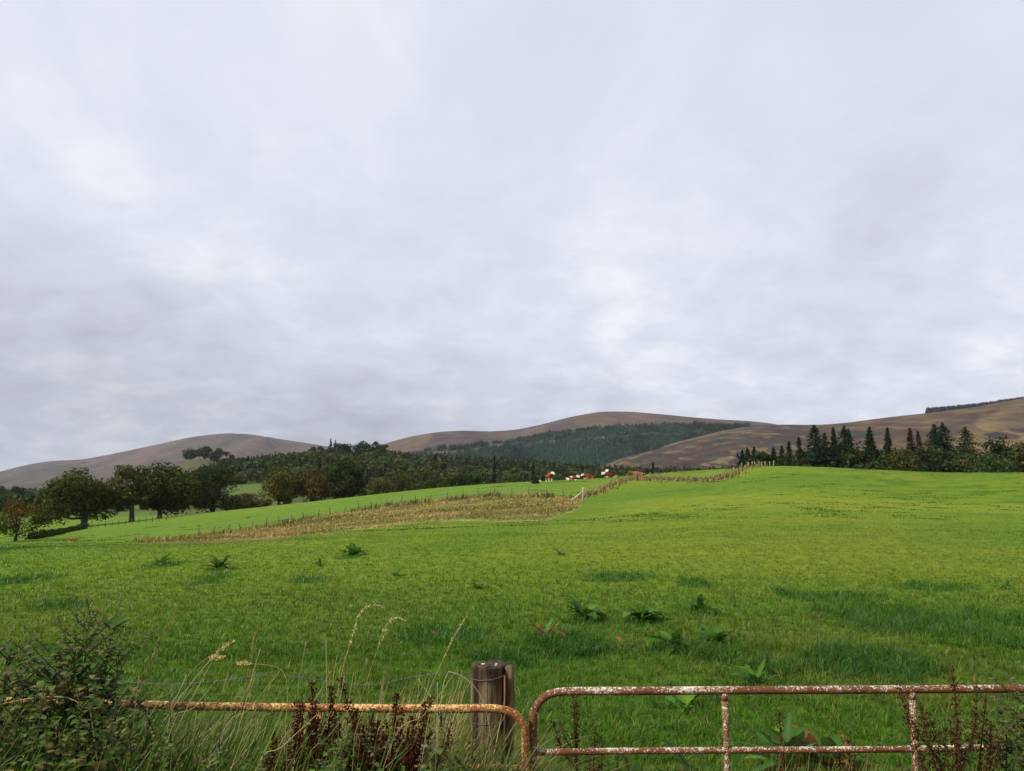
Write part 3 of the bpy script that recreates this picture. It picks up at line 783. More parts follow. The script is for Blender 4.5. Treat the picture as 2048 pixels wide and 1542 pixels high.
def cond_mid(px, py):
    top = np.interp(px, [760, 880, 940, 1000, 1100, 1200, 1300, 1420, 1480, 1560], [912, 894, 889, 884, 864, 853, 847, 847, 848, 852])
    n = fbm(px / 14, py / 5, 3, 88)
    road = np.abs(py - np.interp(px, [900, 1000, 1090, 1200, 1300], [905, 889, 884, 876, 868])) < 2.2
    top = top + (fbm(px / 16, py / 30, 3, 121) - .5) * 9
    return (py > top + 1) & ~(road & (n > .4)) & (n < .64)

def low_conifers(name, P, H, pal, seed, label):
    """small far conifers, six-sided ragged cones"""
    rg = np.random.default_rng(seed); n = len(P); mb = MB()
    ang = np.linspace(0, 2 * np.pi, 7)[:6]
    V = np.zeros((n, 13, 3)); r = H[:, None] * .26 * rg.uniform(.7, 1.3, (n, 6))
    V[:, :6, 0] = np.cos(ang) * r; V[:, :6, 1] = np.sin(ang) * r; V[:, :6, 2] = H[:, None] * rg.uniform(.0, .15, (n, 6))
    r2 = r * rg.uniform(.45, .75, (n, 6))
    V[:, 6:12, 0] = np.cos(ang + .4) * r2; V[:, 6:12, 1] = np.sin(ang + .4) * r2; V[:, 6:12, 2] = H[:, None] * rg.uniform(.4, .55, (n, 6))
    V[:, 12, 2] = H
    V += P[:, None]
    j = np.arange(6); jn = (j + 1) % 6
    q = np.stack([j, jn, jn + 6, j + 6], 1); t = np.stack([j + 6, jn + 6, np.full(6, 12)], 1)
    k = (np.arange(n) * 13)[:, None, None]
    pal = np.asarray(pal); c = pal[rg.integers(0, len(pal), n)] * rg.uniform(.85, 1.15, n)[:, None] * (.8 + .7 * sstep(.42, .62, fbm(P[:, 0] / 90, P[:, 1] / 260, 3, 131)))[:, None]
    mb.add(V.reshape(-1, 3), (k + q).reshape(-1, 4), (k + t).reshape(-1, 3), np.repeat(c, 13, 0))
    o = mb.build(name, M_LEAF); return tag(o, label, 'plantation', kind='stuff')
PL = [(.017, .034, .022), (.022, .041, .026), (.014, .027, .019)]
P, H = band_trees(zmid, cond_mid, 42000, (7, 12), 400, (840, 1500), (.02, .97), rows=3.4)
P2, H2 = band_trees(zmid, lambda a, b: a > 0, 900, (9, 13), 401, (1425, 1552), (.955, .995))
low_conifers('hillside_plantation', np.concatenate([P, P2]), np.concatenate([H, H2]), PL, 402, 'dark blue green conifer plantation across the middle hillside')
P, H = band_trees(zright, lambda a, b: a > 1858, 1900, (20, 27), 403, (1856, 2300), (.97, 1.0))
low_conifers('skyline_plantation', P + np.array([0, 8, -1]), H * np.interp((P[:, 0] / P[:, 1]) * F + CX, [1860, 1960, 2048, 2300], [1.2, 1.05, .85, .8]), [(.013, .017, .02), (.016, .02, .022)], 404, 'dark conifer plantation block on the right hand skyline')
x, y, z = zright(np.array([1452.]), np.array([.82]))
t = thing('hill_tree', (x[0], y[0], z[0]), 'single dark tree alone on the heather slope', 'tree')
mb = MB(); lobes_crown(mb, (0, 0, 8), 14, 6, 7, 400, 1.6, DARK, 410, nl=10); mb.build('crown', M_LEAF, t)
mb = MB(); tube(mb, [[0, 0, -1], [0, 0, 8]], [.5, .3], 6, BARKC); mb.build('trunk', M_BARK, t)

# ------------------------------------------------------------------ pasture grass
def grass_field():
    mb = MB(); rg = np.random.default_rng(21)
    def batch(n, y0, y1, pw, x0=-160, x1=2210):
        u = rg.random(n); e = 1 - pw + 1e-6
        Y = (y0 ** e + (y1 ** e - y0 ** e) * u) ** (1 / e)
        px = rg.uniform(x0, x1, n)
        return (px - CX) / F * Y, Y
    xs, ys_ = [], []
    for a in ((205000, 4.3, 11, 1.05, -480, 2560), (190000, 10, 34, 1.25), (70000, 32, 118, 1.5)):
        x, y = batch(*a); xs.append(x); ys_.append(y)
    x = np.concatenate(xs); y = np.concatenate(ys_)
    z = gz(x, y); px, py = pix(x, y, z)
    keep = strip_mask(x, y) < .5
    x, y, z, px = x[keep], y[keep], z[keep], px[keep]
    n = len(x)
    # gather most blades into tufts
    cell = .20 + .10 * sstep(8, 30, y)
    ix = np.floor(x / cell); iy = np.floor(y / cell)
    tx0 = (ix + .15 + .7 * _h(ix, iy, 5)) * cell; ty0 = (iy + .15 + .7 * _h(ix, iy, 6)) * cell
    tuft = (rg.random(n) < .62) & (y < 45)
    ox = rg.normal(size=n) * cell * .20; oy = rg.normal(size=n) * cell * .20
    x = np.where(tuft, tx0 + ox, x); y = np.where(tuft, np.maximum(ty0 + oy, 4.2), y); z = gz(x, y)
    tsize = _h(ix, iy, 7)
    L = lush(x, y)
    clump = fbm(x * 1.6, y * 1.6, 3, 25)
    n1 = fbm(x * .28, y * .28, 4, 1); n4 = fbm(x * .75, y * .75, 3, 27)
    tall = sstep(4.9, 4.3, y)
    h = (.04 + .085 * clump ** 1.5 + .065 * tuft * tsize + .13 * L * rg.random(n)) * rg.uniform(.6, 1.35, n) * (1 + .001 * y) * (1 - .55 * sstep(9, 28, y))
    h += tall * rg.uniform(.1, .4, n)
    w = np.maximum(.0068 + .002 * L, .00072 * y) * rg.uniform(.6, 1.4, n)
    lean = rg.uniform(.3, 1.75, n) + .2 * sstep(10, 30, y); ldir = np.where(tuft, np.arctan2(oy, ox) + rg.normal(0, .5, n), rg.normal(.35, 1.3, n)); face = rg.random(n) * 6.28
    g = rg.random(n)
    c = np.array([.070, .162, .010]) * np.ones((n, 3))
    c = mixc(c, (.150, .200, .016), sstep(.44, .62, n1) * (.3 + .7 * rg.random(n)))
    c = mixc(c, (.045, .135, .010), sstep(.48, .62, fbm(x * .12 + 7, y * .16, 3, 71)) * .6)
    c = mixc(c, (.055, .130, .011), (g < .3) * (1 - .7 * sstep(8, 22, y)))
    dull = 1 - sstep(.36, .47, fbm(x * .42 + 3, y * .5, 4, 77))
    c = mixc(c, (.150, .140, .032), dull * .4 * (.3 + .7 * rg.random(n)))
    c = mixc(c, (.034, .105, .011), L * .85)
    c = mixc(c, (.05, .118, .010), sstep(.52, .68, n4) * .7 * (1 - .6 * sstep(10, 24, y)))
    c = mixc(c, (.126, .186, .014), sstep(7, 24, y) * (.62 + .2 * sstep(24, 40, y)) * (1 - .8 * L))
    c = mixc(c, (.16, .200, .018), sstep(.52, .66, fbm(x * .04 + 5, y * .12, 3, 12)) * sstep(14, 34, y) * .7 * (1 - L))
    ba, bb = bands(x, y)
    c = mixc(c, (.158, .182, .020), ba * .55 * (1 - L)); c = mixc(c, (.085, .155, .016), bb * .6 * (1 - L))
    dead = rg.random(n) < (.055 * (1 - L) + .02) * (1 - .85 * sstep(8, 30, y))
    c[dead] = np.array([.24, .18, .065]) * rg.uniform(.6, 1.2, dead.sum())[:, None]
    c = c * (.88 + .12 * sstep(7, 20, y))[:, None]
    c = c * (1 + rg.uniform(-.46, .5, n) * (1 - .68 * sstep(9, 24, y)))[:, None]
    c = c * (.84 + .32 * tsize)[:, None]
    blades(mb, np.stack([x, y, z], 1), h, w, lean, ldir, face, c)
    # dark tufts scattered over the far pasture
    m = 800
    tx, ty = batch(m, 40, 112, 1.0)
    for k in range(m):
        sx = rg.uniform(.12, .75) * (1 if rg.random() < .8 else 1.8); sy = rg.uniform(.06, .22); q = int(14 + 50 * sx)
        if strip_mask(tx[k:k + 1], ty[k:k + 1])[0] > .3: continue
        if fbm(tx[k:k + 1] * .07, ty[k:k + 1] * .07, 2, 66)[0] < .38: continue
        X = tx[k] + rg.normal(size=q) * sx; Yv = ty[k] + rg.normal(size=q) * sy - .12 * (X - tx[k])
        col = np.array([.030, .088, .008]) * rg.uniform(.8, 1.3, q)[:, None] * rg.uniform(.8, 1.3)
        blades(mb, np.stack([X, Yv, gz(X, Yv)], 1), rg.uniform(.04, .11, q), np.full(q, max(.012, .0009 * ty[k])), rg.uniform(.6, 1.5, q), rg.random(q) * 6.28, rg.random(q) * 6.28, col)
    o = mb.build('pasture_grass', M_GRASS)
    tag(o, 'short green pasture grass covering the sloping field', 'grass', kind='stuff')
grass_field()

def dry_strip():
    mb = MB(); rg = np.random.default_rng(31)
    n = 90000
    Y = rg.uniform(38, 125, n); px = rg.uniform(262, 1170, n); x = (px - CX) / F * Y
    keep = strip_mask(x, Y, 3.0) > rg.uniform(.1, .95, n)
    x, Y = x[keep], Y[keep]; n = len(x); z = gz(x, Y)
    cl = fbm(x * .35, Y * .35, 3, 33)
    px_, py_ = pix(x, Y, z)
    depth = np.clip((py_ - poly_dist(px_, py_, STRIP_TOP)) / 14, 0, 1)
    h = (.12 + .38 * sstep(.42, .66, cl)) * rg.uniform(.5, 1.2, n) * (1.25 - .7 * depth)
    c = np.array([.38, .265, .105]) * np.ones((n, 3))
    c = mixc(c, (.23, .15, .055), sstep(.5, .62, fbm(x * .6, Y * .6, 2, 34)) * .8)
    c = mixc(c, (.10, .125, .025), (rg.random(n) < .22 + .75 * sstep(.42, .58, fbm(x * .16, Y * .2, 3, 36))) * .85)
    c = mixc(c, (.40, .30, .14), (rg.random(n) < .15) * .9)
    c *= rg.uniform(.65, 1.3, n)[:, None]
    blades(mb, np.stack([x, Y, z], 1), h, .0007 * Y * rg.uniform(.6, 1.4, n), rg.uniform(.5, 1.9, n), rg.normal(.3, 1.4, n), rg.random(n) * 6.28, c)
    # dark dock heads and rushes standing along the upper edge
    u = rg.uniform(275, 1150, 1500); u = u[fbm(u / 22., u * 0, 3, 39) > .5]
    for uu in u:
        H_ = hit(uu, np.interp(uu, *np.array(STRIP_TOP).T) + rg.uniform(0, 5), 62.)
        blades(mb, H_[None], np.array([rg.uniform(.2, .75)]), np.array([.06]), np.array([rg.uniform(.05, .4)]), np.array([rg.normal(.3, 1)]), np.array([rg.random() * 6.28]),
               np.array([[.10, .065, .03]] if rg.random() < .6 else [[.06, .075, .025]]) * rg.uniform(.6, 1.3))
    # along the second fence
    P = np.array(FENCE2, float)
    for k in range(3200):
        u = rg.uniform(P[0, 0], P[-1, 0]); v = np.interp(u, P[:, 0], P[:, 1])
        H_ = hit(u + rg.normal() * 1.5, v + rg.normal() * .9) if k % 12 == 0 else H_ + np.array([rg.normal() * .28, rg.normal() * .28, 0])
        m = 1; q = np.array([H_[:2]]); zz = gz(q[:, 0], q[:, 1])
        col = (np.array([[.27, .20, .085]]) if rg.random() < .45 else np.array([[.11, .085, .035]]) if rg.random() < .5 else np.array([[.07, .11, .03]])) * rg.uniform(.7, 1.3)
        hh_ = rg.uniform(.2, .7) ** 1.4 * (1.0 if u < 1450 else .7)
        blades(mb, np.array([[q[0, 0], q[0, 1], zz[0]]]), np.array([hh_]), np.array([.09]), np.array([rg.uniform(.1, .7)]), np.array([rg.normal(.3, 1)]), np.array([rg.random() * 6.28]), col)
    tag(mb.build('dry_grass', M_DRY), 'tall tan dry grass on the strip between the two pastures', 'grass', kind='stuff')
dry_strip()

# ------------------------------------------------------------------ far fences
def fence(name, label, pts, hpost, rad, col, wires=3, jit=.06, ymin=4.0):
    P = [hit(p[0], p[1], ymin) for p in pts]
    t = thing(name, P[0], label, 'fence'); o = P[0]
    tops = []
    for q in P:
        mb = MB(); lean = np.array([random.gauss(0, jit), random.gauss(0, jit), 0]); hp = hpost * random.uniform(.9, 1.1)
        tube(mb, [q - o - [0, 0, .3], q - o + lean * .5 + [0, 0, hp * .5], q - o + lean + [0, 0, hp]], rad, 6, np.array(col) * random.uniform(.8, 1.2))
        mb.build('post', M_WOOD_FAR, t); tops.append(q - o + np.array([0, 0, hp]))
    for k in range(wires):
        mb = MB(); tube(mb, np.array(tops) - [0, 0, .12 + .3 * k], .006, 4, (.25, .25, .25)); mb.build('wire', M_WOOD_FAR, t)
    return t
fp = [(u, float(np.interp(u, *np.array(STRIP_TOP).T))) for u in (282, 306, 345, 372, 398, 425, 455, 481, 505, 532, 558, 583, 608, 636, 661, 688, 716, 744, 772, 802, 832, 862, 893, 925, 957, 990, 1024, 1058, 1092, 1128)]
fence('wire_fence', 'wire fence on thin wooden posts along the top of the dry grass strip', fp, .85, .042, (.10, .08, .055), ymin=62., jit=.09)
f2 = [(u, float(np.interp(u, *np.array(FENCE2).T))) for u in (1172, 1186, 1202, 1218, 1236, 1254, 1272, 1300, 1330, 1362, 1394, 1424, 1448, 1468, 1484)]
fence('wire_fence', 'overgrown post fence with dry grass climbing from the corner post towards the brow', f2, .85, .055, (.22, .17, .10))
f3 = [(1497, 934), (1504, 930), (1510, 926.5), (1516, 924.5), (1523, 924), (1530, 924), (1540, 925), (1547, 926)]
fence('crest_fence', 'short run of pale fence posts standing on the green hill crest', f3, .62, .045, (.30, .26, .19), 1)
f4 = [(170 + k * 13.5, 1057.5 - k * 1.35) for k in range(13)]
fence('field_fence', 'thin dark post fence between the trunks of the left field trees', f4, .9, .05, (.07, .06, .05), 2)
P = hit(1166, 1003)
mb = MB(); tube(mb, [P - [0, 0, .3], P + [0, 0, .6], P + [.02, 0, 1.25]] - P, .085, 8, (.36, .30, .22))
t = thing('corner_post', P, 'thick pale corner post where the dry strip meets the climbing fence', 'post'); mb.build('post', M_WOOD_FAR, t)
mb = MB(); a = np.array([-.95, -.3, .18]); b = np.array([-.07, -.03, .85]); tube(mb, [a, (a + b) / 2, b], .055, 6, (.55, .50, .40)); mb.build('strut', M_WOOD_FAR, t)
# low dark hedge left of the leaning tree
mb = MB(); rg = np.random.default_rng(61)
A = [hit(u, v) for u, v in ((62, 1079), (95, 1073), (130, 1065), (172, 1057))]
n = 2600; u = rg.random(n) * 3; k = np.minimum(u.astype(int), 2); f = (u - k)[:, None]; A_ = np.array(A)
q = A_[k] * (1 - f) + A_[k + 1] * f; hh_ = .75 * (.6 + .6 * fbm(u * 6, u * 0, 2, 3))
P = q + np.stack([rg.normal(size=n) * .3, rg.normal(size=n) * .35, rg.random(n) * hh_], 1)
cards(mb, P - A[0], rg.uniform(.12, .28, n), rg.normal(size=(n, 3)) + [0, 0, .4], np.array(DARK)[rg.integers(0, 3, n)] * rg.uniform(.6, 1.1, n)[:, None], 1.6, rg)
o = mb.build('low_hedge', M_LEAF); o.location = Vector(A[0]); tag(o, 'low dark hedge running from the orange thorn tree to the leaning trunk', 'hedge')
# white cottage at the left edge
P = on(-14, 345)
t = thing('white_cottage', P, 'white cottage with grey roof peeping in at the far left edge', 'house', rz=.3)
mb = MB(); box(mb, (0, 0, 1.6), (7, 5, 4.2), col=(.75, .74, .72)); mb.build('wall', M_WALL, t)
mb = MB(); mb.add([[-3.7, -2.8, 3.6], [3.7, -2.8, 3.6], [3.7, 2.8, 3.6], [-3.7, 2.8, 3.6], [-3.7, 0, 5.8], [3.7, 0, 5.8]], [[0, 1, 5, 4], [2, 3, 4, 5], [0, 3, 2, 1]], [[0, 4, 3], [1, 2, 5]], (.12, .12, .13)); mb.build('roof', M_WALL, t)
for s in (-2, 0, 2):
    mb = MB(); box(mb, (s, -2.52, 1.7), (.9, .08, 1.1), col=(.03, .035, .04)); mb.build('window', M_WALL, t)

# ------------------------------------------------------------------ cattle
def cow_mesh(name, lying, turn, red, seed, spots=.6, allred=False, black=False):
    """one continuous skinned body, coloured by where the hide is white"""
    V, Rr, E = [], [], []
    def v(x, y, z, r, par=None):
        V.append(Vector((x, y, z))); Rr.append(r)
        if par is not None: E.append((par, len(V) - 1))
        return len(V) - 1
    dz = -.62 if lying else 0
    pel = v(-.72, 0, 1.02 + dz, .31); bel = v(-.05, 0, .98 + dz, .37, pel); che = v(.52, 0, 1.0 + dz, .34, bel)
    def hd(x, z, y=0):
        c, s = math.cos(turn), math.sin(turn); x0 = .72
        return (x0 + (x - x0) * c - y * s, (x - x0) * s + y * c, z + dz)
    nk = v(*hd(.88, 1.2), .21, che); po = v(*hd(1.12, 1.36), .15, nk); fa = v(*hd(1.3, 1.22), .125, po); mu = v(*hd(1.46, 1.06), .085, fa)
    for s in (-1, 1):
        v(*hd(1.10, 1.37, .27 * s), .04, po)
        if not lying:
            a = v(.5, .2 * s, .72, .14, che); b = v(.53, .2 * s, .40, .075, a); v(.5, .2 * s, .04, .065, b)
            a = v(-.70, .21 * s, .74, .17, pel); b = v(-.62, .21 * s, .60, .12, a); c_ = v(-.86, .2 * s, .42, .07, b); v(-.80, .2 * s, .04, .065, c_)
        else:
            a = v(.55, .24 * s, .16, .12, che); b = v(.92, .24 * s, .12, .075, a); v(.66, .30 * s, .06, .06, b)
            a = v(-.5, .34 * s, .24, .2, pel); b = v(-.08, .44 * s, .15, .1, a); v(-.42, .52 * s, .06, .065, b)
    tl = v(-1.05, .02, .98 + dz, .035, pel); v(-1.12, .06, (.45 if not lying else .12), .03, tl)
    me = bpy.data.meshes.new(name); me.from_pydata(V, E, []); me.update()
    o = bpy.data.objects.new(name + '_tmp', me); COL.objects.link(o)
    sk = o.modifiers.new('s', 'SKIN'); su = o.modifiers.new('u', 'SUBSURF'); su.levels = 2; su.render_levels = 2
    for i, r in enumerate(Rr): me.skin_vertices[0].data[i].radius = (r, r)
    me.skin_vertices[0].data[pel].use_root = True
    bpy.context.view_layer.update()
    dg = bpy.context.evaluated_depsgraph_get()
    m2 = bpy.data.meshes.new_from_object(o.evaluated_get(dg)); m2.name = name
    bpy.data.objects.remove(o)
    n = len(m2.vertices); co = np.zeros(n * 3, np.float32); m2.vertices.foreach_get('co', co); co = co.reshape(-1, 3).astype(float)
    white = np.array([.66, .61, .54]); redc = np.array(red)
    hp = np.array([list(V[fa]), list(V[mu]), list(V[po])]); dh = np.min(np.linalg.norm(co[:, None] - hp[None], axis=2), 1)
    nz = fbm(co[:, 0] * 1.7 + seed, co[:, 2] * 1.7 + co[:, 1], 3, seed)
    w = (dh < .27).astype(float)
    if not black:
        w = np.maximum(w, sstep(.03, .0, co[:, 2] - (.56 if not lying else .20) - (nz - .5) * .6))
        w = np.maximum(w, sstep(spots, spots + .05, nz))
    if allred: w = w * 0
    C = mixc(np.tile(redc, (n, 1)), white, w)
    ca = m2.color_attributes.new('Col', 'FLOAT_COLOR', 'POINT')
    ca.data.foreach_set('color', np.concatenate([C, np.ones((n, 1))], 1).astype(np.float32).ravel())
    m2.polygons.foreach_set('use_smooth', np.ones(len(m2.polygons), bool))
    m2.materials.clear(); m2.materials.append(M_HIDE)
    return m2
REDC = (.21, .045, .014); DRED = (.13, .026, .012)
G = 'cattle resting on the brow of the upper field'
def cow(px, Y, rz, sc, label, lying=True, turn=0, red=REDC, seed=1, group=G, dz=0, **k):
    P = on(px, Y)
    o = link('cow', cow_mesh('cow', lying, turn, red, seed, **k)); o.location = Vector(P + [0, 0, dz]); o.rotation_euler = (0, 0, rz); o.scale = (sc,) * 3
    return tag(o, label, 'cow', group)
cow(1098, 112, R(-75), .98, 'red and white cow standing and facing us, only one on its feet', False, R(28), REDC, 3, spots=.66)
cow(1142, 113, R(-22), .92, 'resting dark red and white cow looking right towards the other white face', True, R(-20), DRED, 5, spots=.56)
cow(1178, 113, R(192), .92, 'resting plain red cow with white face looking left', True, R(20), REDC, 8, spots=.74)
cow(1221, 110, R(200), .94, 'dark red cow lying side on with broad white belly', True, R(-15), DRED, 12, spots=.78)
cow(1210, 114, R(-85), .98, 'red headed cow behind the white bellied one, facing us', True, R(0), DRED, 16, spots=.6, dz=.35)
cow(1276, 105, R(175), .92, 'brown cow lying half hidden by dry grass of the climbing fence', True, R(10), (.22, .09, .035), 20, allred=True)
cow(1070, 109, R(10), .60, 'small black calf with white face lying left of the standing cow', True, R(-30), (.012, .011, .012), 25, black=True)
cow(161, 74, R(190), .34, 'tiny red calf lying alone in the left field', True, R(10), (.25, .045, .018), 28, group=None, allred=True)

# ------------------------------------------------------------------ gates
def gate_mat(name, paint, seed, amount, rust=((.165, .055, .014), (.07, .024, .009))):
    m, nt, out = mat(name)
    tc = N(nt, 'ShaderNodeTexCoord'); ge = N(nt, 'ShaderNodeNewGeometry')
    mp = N(nt, 'ShaderNodeMapping', {'Vector': tc.outputs['Object'], 'Location': (seed, seed * .7, 0)})
    n1 = N(nt, 'ShaderNodeTexNoise', {'Vector': mp.outputs[0], 'Scale': 60.0, 'Detail': 10.0, 'Roughness': .8})
    n2 = N(nt, 'ShaderNodeTexNoise', {'Vector': mp.outputs[0], 'Scale': 5.0, 'Detail': 4.0})
    n3 = N(nt, 'ShaderNodeTexNoise', {'Vector': mp.outputs[0], 'Scale': 160.0, 'Detail': 4.0})
    sx = N(nt, 'ShaderNodeSeparateXYZ', {0: ge.outputs['Normal']})
    # flakes cling best on the upper side of the pipes
    s1 = N(nt, 'ShaderNodeMath', {0: sx.outputs[2], 1: .065}, operation='MULTIPLY')
    s2 = N(nt, 'ShaderNodeMath', {0: n1.outputs[0], 1: s1.outputs[0]}, operation='ADD')
    s3 = N(nt, 'ShaderNodeMath', {0: n2.outputs[0], 1: .45}, operation='MULTIPLY')
    s5 = N(nt, 'ShaderNodeMath', {0: n3.outputs[0], 1: .70}, operation='MULTIPLY'); s6 = N(nt, 'ShaderNodeMath', {0: s2.outputs[0], 1: s5.outputs[0]}, operation='ADD')
    s4 = N(nt, 'ShaderNodeMath', {0: s6.outputs[0], 1: s3.outputs[0]}, operation='ADD')
    s7 = N(nt, 'ShaderNodeMath', {0: s4.outputs[0], 1: -.5}, operation='ADD')
    mask = ramp(nt, s7.outputs[0], [(amount, 0.0), (amount + .03, 1.0)])
    rc = mixn(nt, n3.outputs[0], rust[0], rust[1])
    rc = mixn(nt, ramp(nt, n2.outputs[0], [(.4, 0.0), (.65, 1.0)]), rc, (.21, .085, .022))
    pc = mixn(nt, ramp(nt, n3.outputs[0], [(.35, 0.0), (.7, 1.0)]), paint[0], paint[1])
    c = mixn(nt, mask, rc, pc)
    bs = N(nt, 'ShaderNodeBsdfPrincipled', {'Base Color': c, 'Roughness': .75, 'Specular IOR Level': .3})
    hgt = N(nt, 'ShaderNodeMath', {0: mask, 1: n3.outputs[0]}, operation='ADD')
    b = N(nt, 'ShaderNodeBump', {'Height': hgt.outputs[0], 'Strength': .9, 'Distance': .0025})
    nt.links.new(b.outputs[0], bs.inputs['Normal']); nt.links.new(bs.outputs[0], out.inputs[0])
    return m
M_GR = gate_mat('rusty_white_painted_steel', ((.76, .71, .61), (.52, .44, .32)), 3.0, .635)
M_GL = gate_mat('rusty_yellow_painted_steel', ((.72, .50, .20), (.55, .30, .08)), 11.0, .600, ((.27, .085, .02), (.12, .038, .012)))

def pipe(parent, name, pts, r, m, o, n=14):
    mb = MB(); tube(mb, np.asarray(pts) - o, r, n); return mb.build(name, m, parent, True)

# right gate
A = at(1068, 1378, 3.90); B = at(2048, 1372.5, 4.0)
dirx = (B - A) / np.linalg.norm(B - A)
A0 = at(1068, 1470, 3.90)
org = np.array([A[0], A[1], float(gz(A[0], A[1]))])
gR = thing('field_gate', org, 'rusty tubular gate with flaking white paint, right of the wooden post', 'gate')
zb = org[2] + .18
rail_z0 = at(1100, 1382.5, 3.905)[2]; xl = at(1066.5, 1450, 3.9)[0]
def gp(s, z): return np.array([xl, 3.9, z]) + np.array([dirx[0], dirx[1], 0]) * s
slope = dirx[2]
Lg = 3.3
rad = .019
corner = [gp(0, zb), gp(0, .5), gp(0, rail_z0 - .14), gp(.012, rail_z0 - .075), gp(.05, rail_z0 - .028), gp(.11, rail_z0 - .004), gp(.2, rail_z0 + .0)]
frame = np.concatenate([spline(corner, 26), [gp(s, rail_z0 + slope * s) for s in np.linspace(.3, Lg - .2, 24)], spline([gp(Lg - .12, rail_z0 + slope * Lg), gp(Lg - .03, rail_z0 - .03), gp(Lg, rail_z0 - .12), gp(Lg, zb)], 12)])
pipe(gR, 'frame', frame, rad, M_GR, org)
for k, zz in enumerate((.272, .53, .77)):
    z_ = rail_z0 - zz
    pipe(gR, 'rail', [gp(s, z_ + slope * s * .8 + .002 * math.sin(s * 3)) for s in np.linspace(.0, Lg, 20)], .0148, M_GR, org)
pipe(gR, 'rail', [gp(0, zb), gp(Lg, zb)], .018, M_GR, org)
for pxu in (1448, 1829):
    s = at(pxu, 1385, 3.95)[0] - xl
    pipe(gR, 'upright', [gp(s, rail_z0 + slope * s - .012), gp(s + .002, rail_z0 - .3), gp(s, .5), gp(s, zb)], .0148, M_GR, org)
# welded collars where the uprights meet the top rail
for pxu in (1448, 1829):
    s = at(pxu, 1385, 3.95)[0] - xl
    mb = MB(); tube(mb, np.array([gp(s, rail_z0 + slope * s - .046), gp(s, rail_z0 + slope * s - .03), gp(s, rail_z0 + slope * s - .014)]) - org, [.0155, .0185, .021], 12); mb.build('weld', M_GR, gR, True)

# left gate
zl = at(960, 1418, 3.86)[2]; xr = at(1051, 1470, 3.86)[0]
org = np.array([xr, 3.86, float(gz(xr, 3.86))])
gL = thing('field_gate', org, 'rusty tubular gate with yellowish paint, overgrown left of the wooden post', 'gate')
z0l = at(0, 1400, 4.0)[2]
xl0 = at(0, 1400, 4.0)[0]
def gq(s, z): return np.array([xr - s, 3.86 + .14 * s / (xr - xl0), z])
sl = (z0l - zl) / (xr - xl0)
Lq = 3.1
frame = np.concatenate([spline([gq(0, zb), gq(0, .55), gq(0, zl - .13), gq(.015, zl - .06), gq(.06, zl - .018), gq(.13, zl - .002), gq(.22, zl)], 26),
                        [gq(s, zl + sl * s - .012 * math.sin(s * 1.1)) for s in np.linspace(.3, Lq - .2, 24)], spline([gq(Lq - .12, zl + sl * Lq), gq(Lq, zl - .12), gq(Lq, zb)], 10)])
pipe(gL, 'frame', frame, .019, M_GL, org)
for zz in (.262, .52, .77):
    pipe(gL, 'rail', [gq(s, zl - zz + sl * s) for s in np.linspace(0, Lq, 16)], .0148, M_GL, org)
pipe(gL, 'rail', [gq(0, zb), gq(Lq, zb)], .018, M_GL, org)
for pxu in (110, 640):
    s = xr - at(pxu, 1400, 3.93)[0]
    pipe(gL, 'upright', [gq(s, zl + sl * s - .012), gq(s, .6), gq(s, zb)], .0148, M_GL, org)

# ------------------------------------------------------------------ wooden strainer post with batten
m_post, nt, out = mat('weathered_post_wood')
tc = N(nt, 'ShaderNodeTexCoord')
mp = N(nt, 'ShaderNodeMapping', {'Vector': tc.outputs['Object'], 'Scale': (1, 1, .06)})
g1 = N(nt, 'ShaderNodeTexNoise', {'Vector': mp.outputs[0], 'Scale': 60.0, 'Detail': 8.0, 'Roughness': .7})
g2 = N(nt, 'ShaderNodeTexNoise', {'Vector': tc.outputs['Object'], 'Scale': 9.0, 'Detail': 6.0, 'Roughness': .7})
g3 = N(nt, 'ShaderNodeTexNoise', {'Vector': mp.outputs[0], 'Scale': 22.0, 'Detail': 3.0})
c = ramp(nt, g1.outputs[0], [(.33, (.05, .034, .02)), (.5, (.155, .112, .064)), (.68, (.28, .21, .13))])
c = mixn(nt, ramp(nt, g2.outputs[0], [(.5, 0.0), (.68, .6)]), c, (.075, .08, .03))
at_ = N(nt, 'ShaderNodeAttribute', attribute_name='Col')
c = mixn(nt, 1.0, c, at_.outputs['Color'], 'MULTIPLY')
crack = ramp(nt, g3.outputs[0], [(.58, 0.0), (.62, 1.0)])
c = mixn(nt, crack, c, (.02, .014, .01))
bs = N(nt, 'ShaderNodeBsdfPrincipled', {'Base Color': c, 'Roughness': .9, 'Specular IOR Level': .15})
hg = N(nt, 'ShaderNodeMath', {0: g1.outputs[0], 1: crack}, operation='SUBTRACT')
b = N(nt, 'ShaderNodeBump', {'Height': hg.outputs[0], 'Strength': .9, 'Distance': .006})
nt.links.new(b.outputs[0], bs.inputs['Normal']); nt.links.new(bs.outputs[0], out.inputs[0])

YP = 4.25
T0 = at(977, 1326, YP)
org = np.array([T0[0], YP, float(gz(T0[0], YP))]); hp = T0[2] - org[2]
post = thing('wooden_post', org, 'thick round weathered wooden post standing behind the meeting gates', 'post')
mb = MB(); rp = .091
zs = np.concatenate([[-.3], np.linspace(0, hp - .10, 10), np.linspace(hp - .085, hp - .012, 7)])
ang = np.linspace(0, 2 * np.pi, 40, endpoint=False)
V, C = [], []
for z_ in zs:
    r_ = rp * (1 + .035 * np.sin(3 * ang + 1) + .02 * np.sin(7 * ang)) * (1.02 if z_ < hp - .05 else 1.0)
    V.append(np.stack([np.cos(ang) * r_ + .012 * (z_ - hp) * 0, np.sin(ang) * r_, np.full(40, z_)], 1))
    wet = sstep(hp - .13, hp - .06, z_ + .03 * np.sin(5 * ang))
    C.append(mixc(np.ones((40, 3)), (.40, .31, .26), wet))
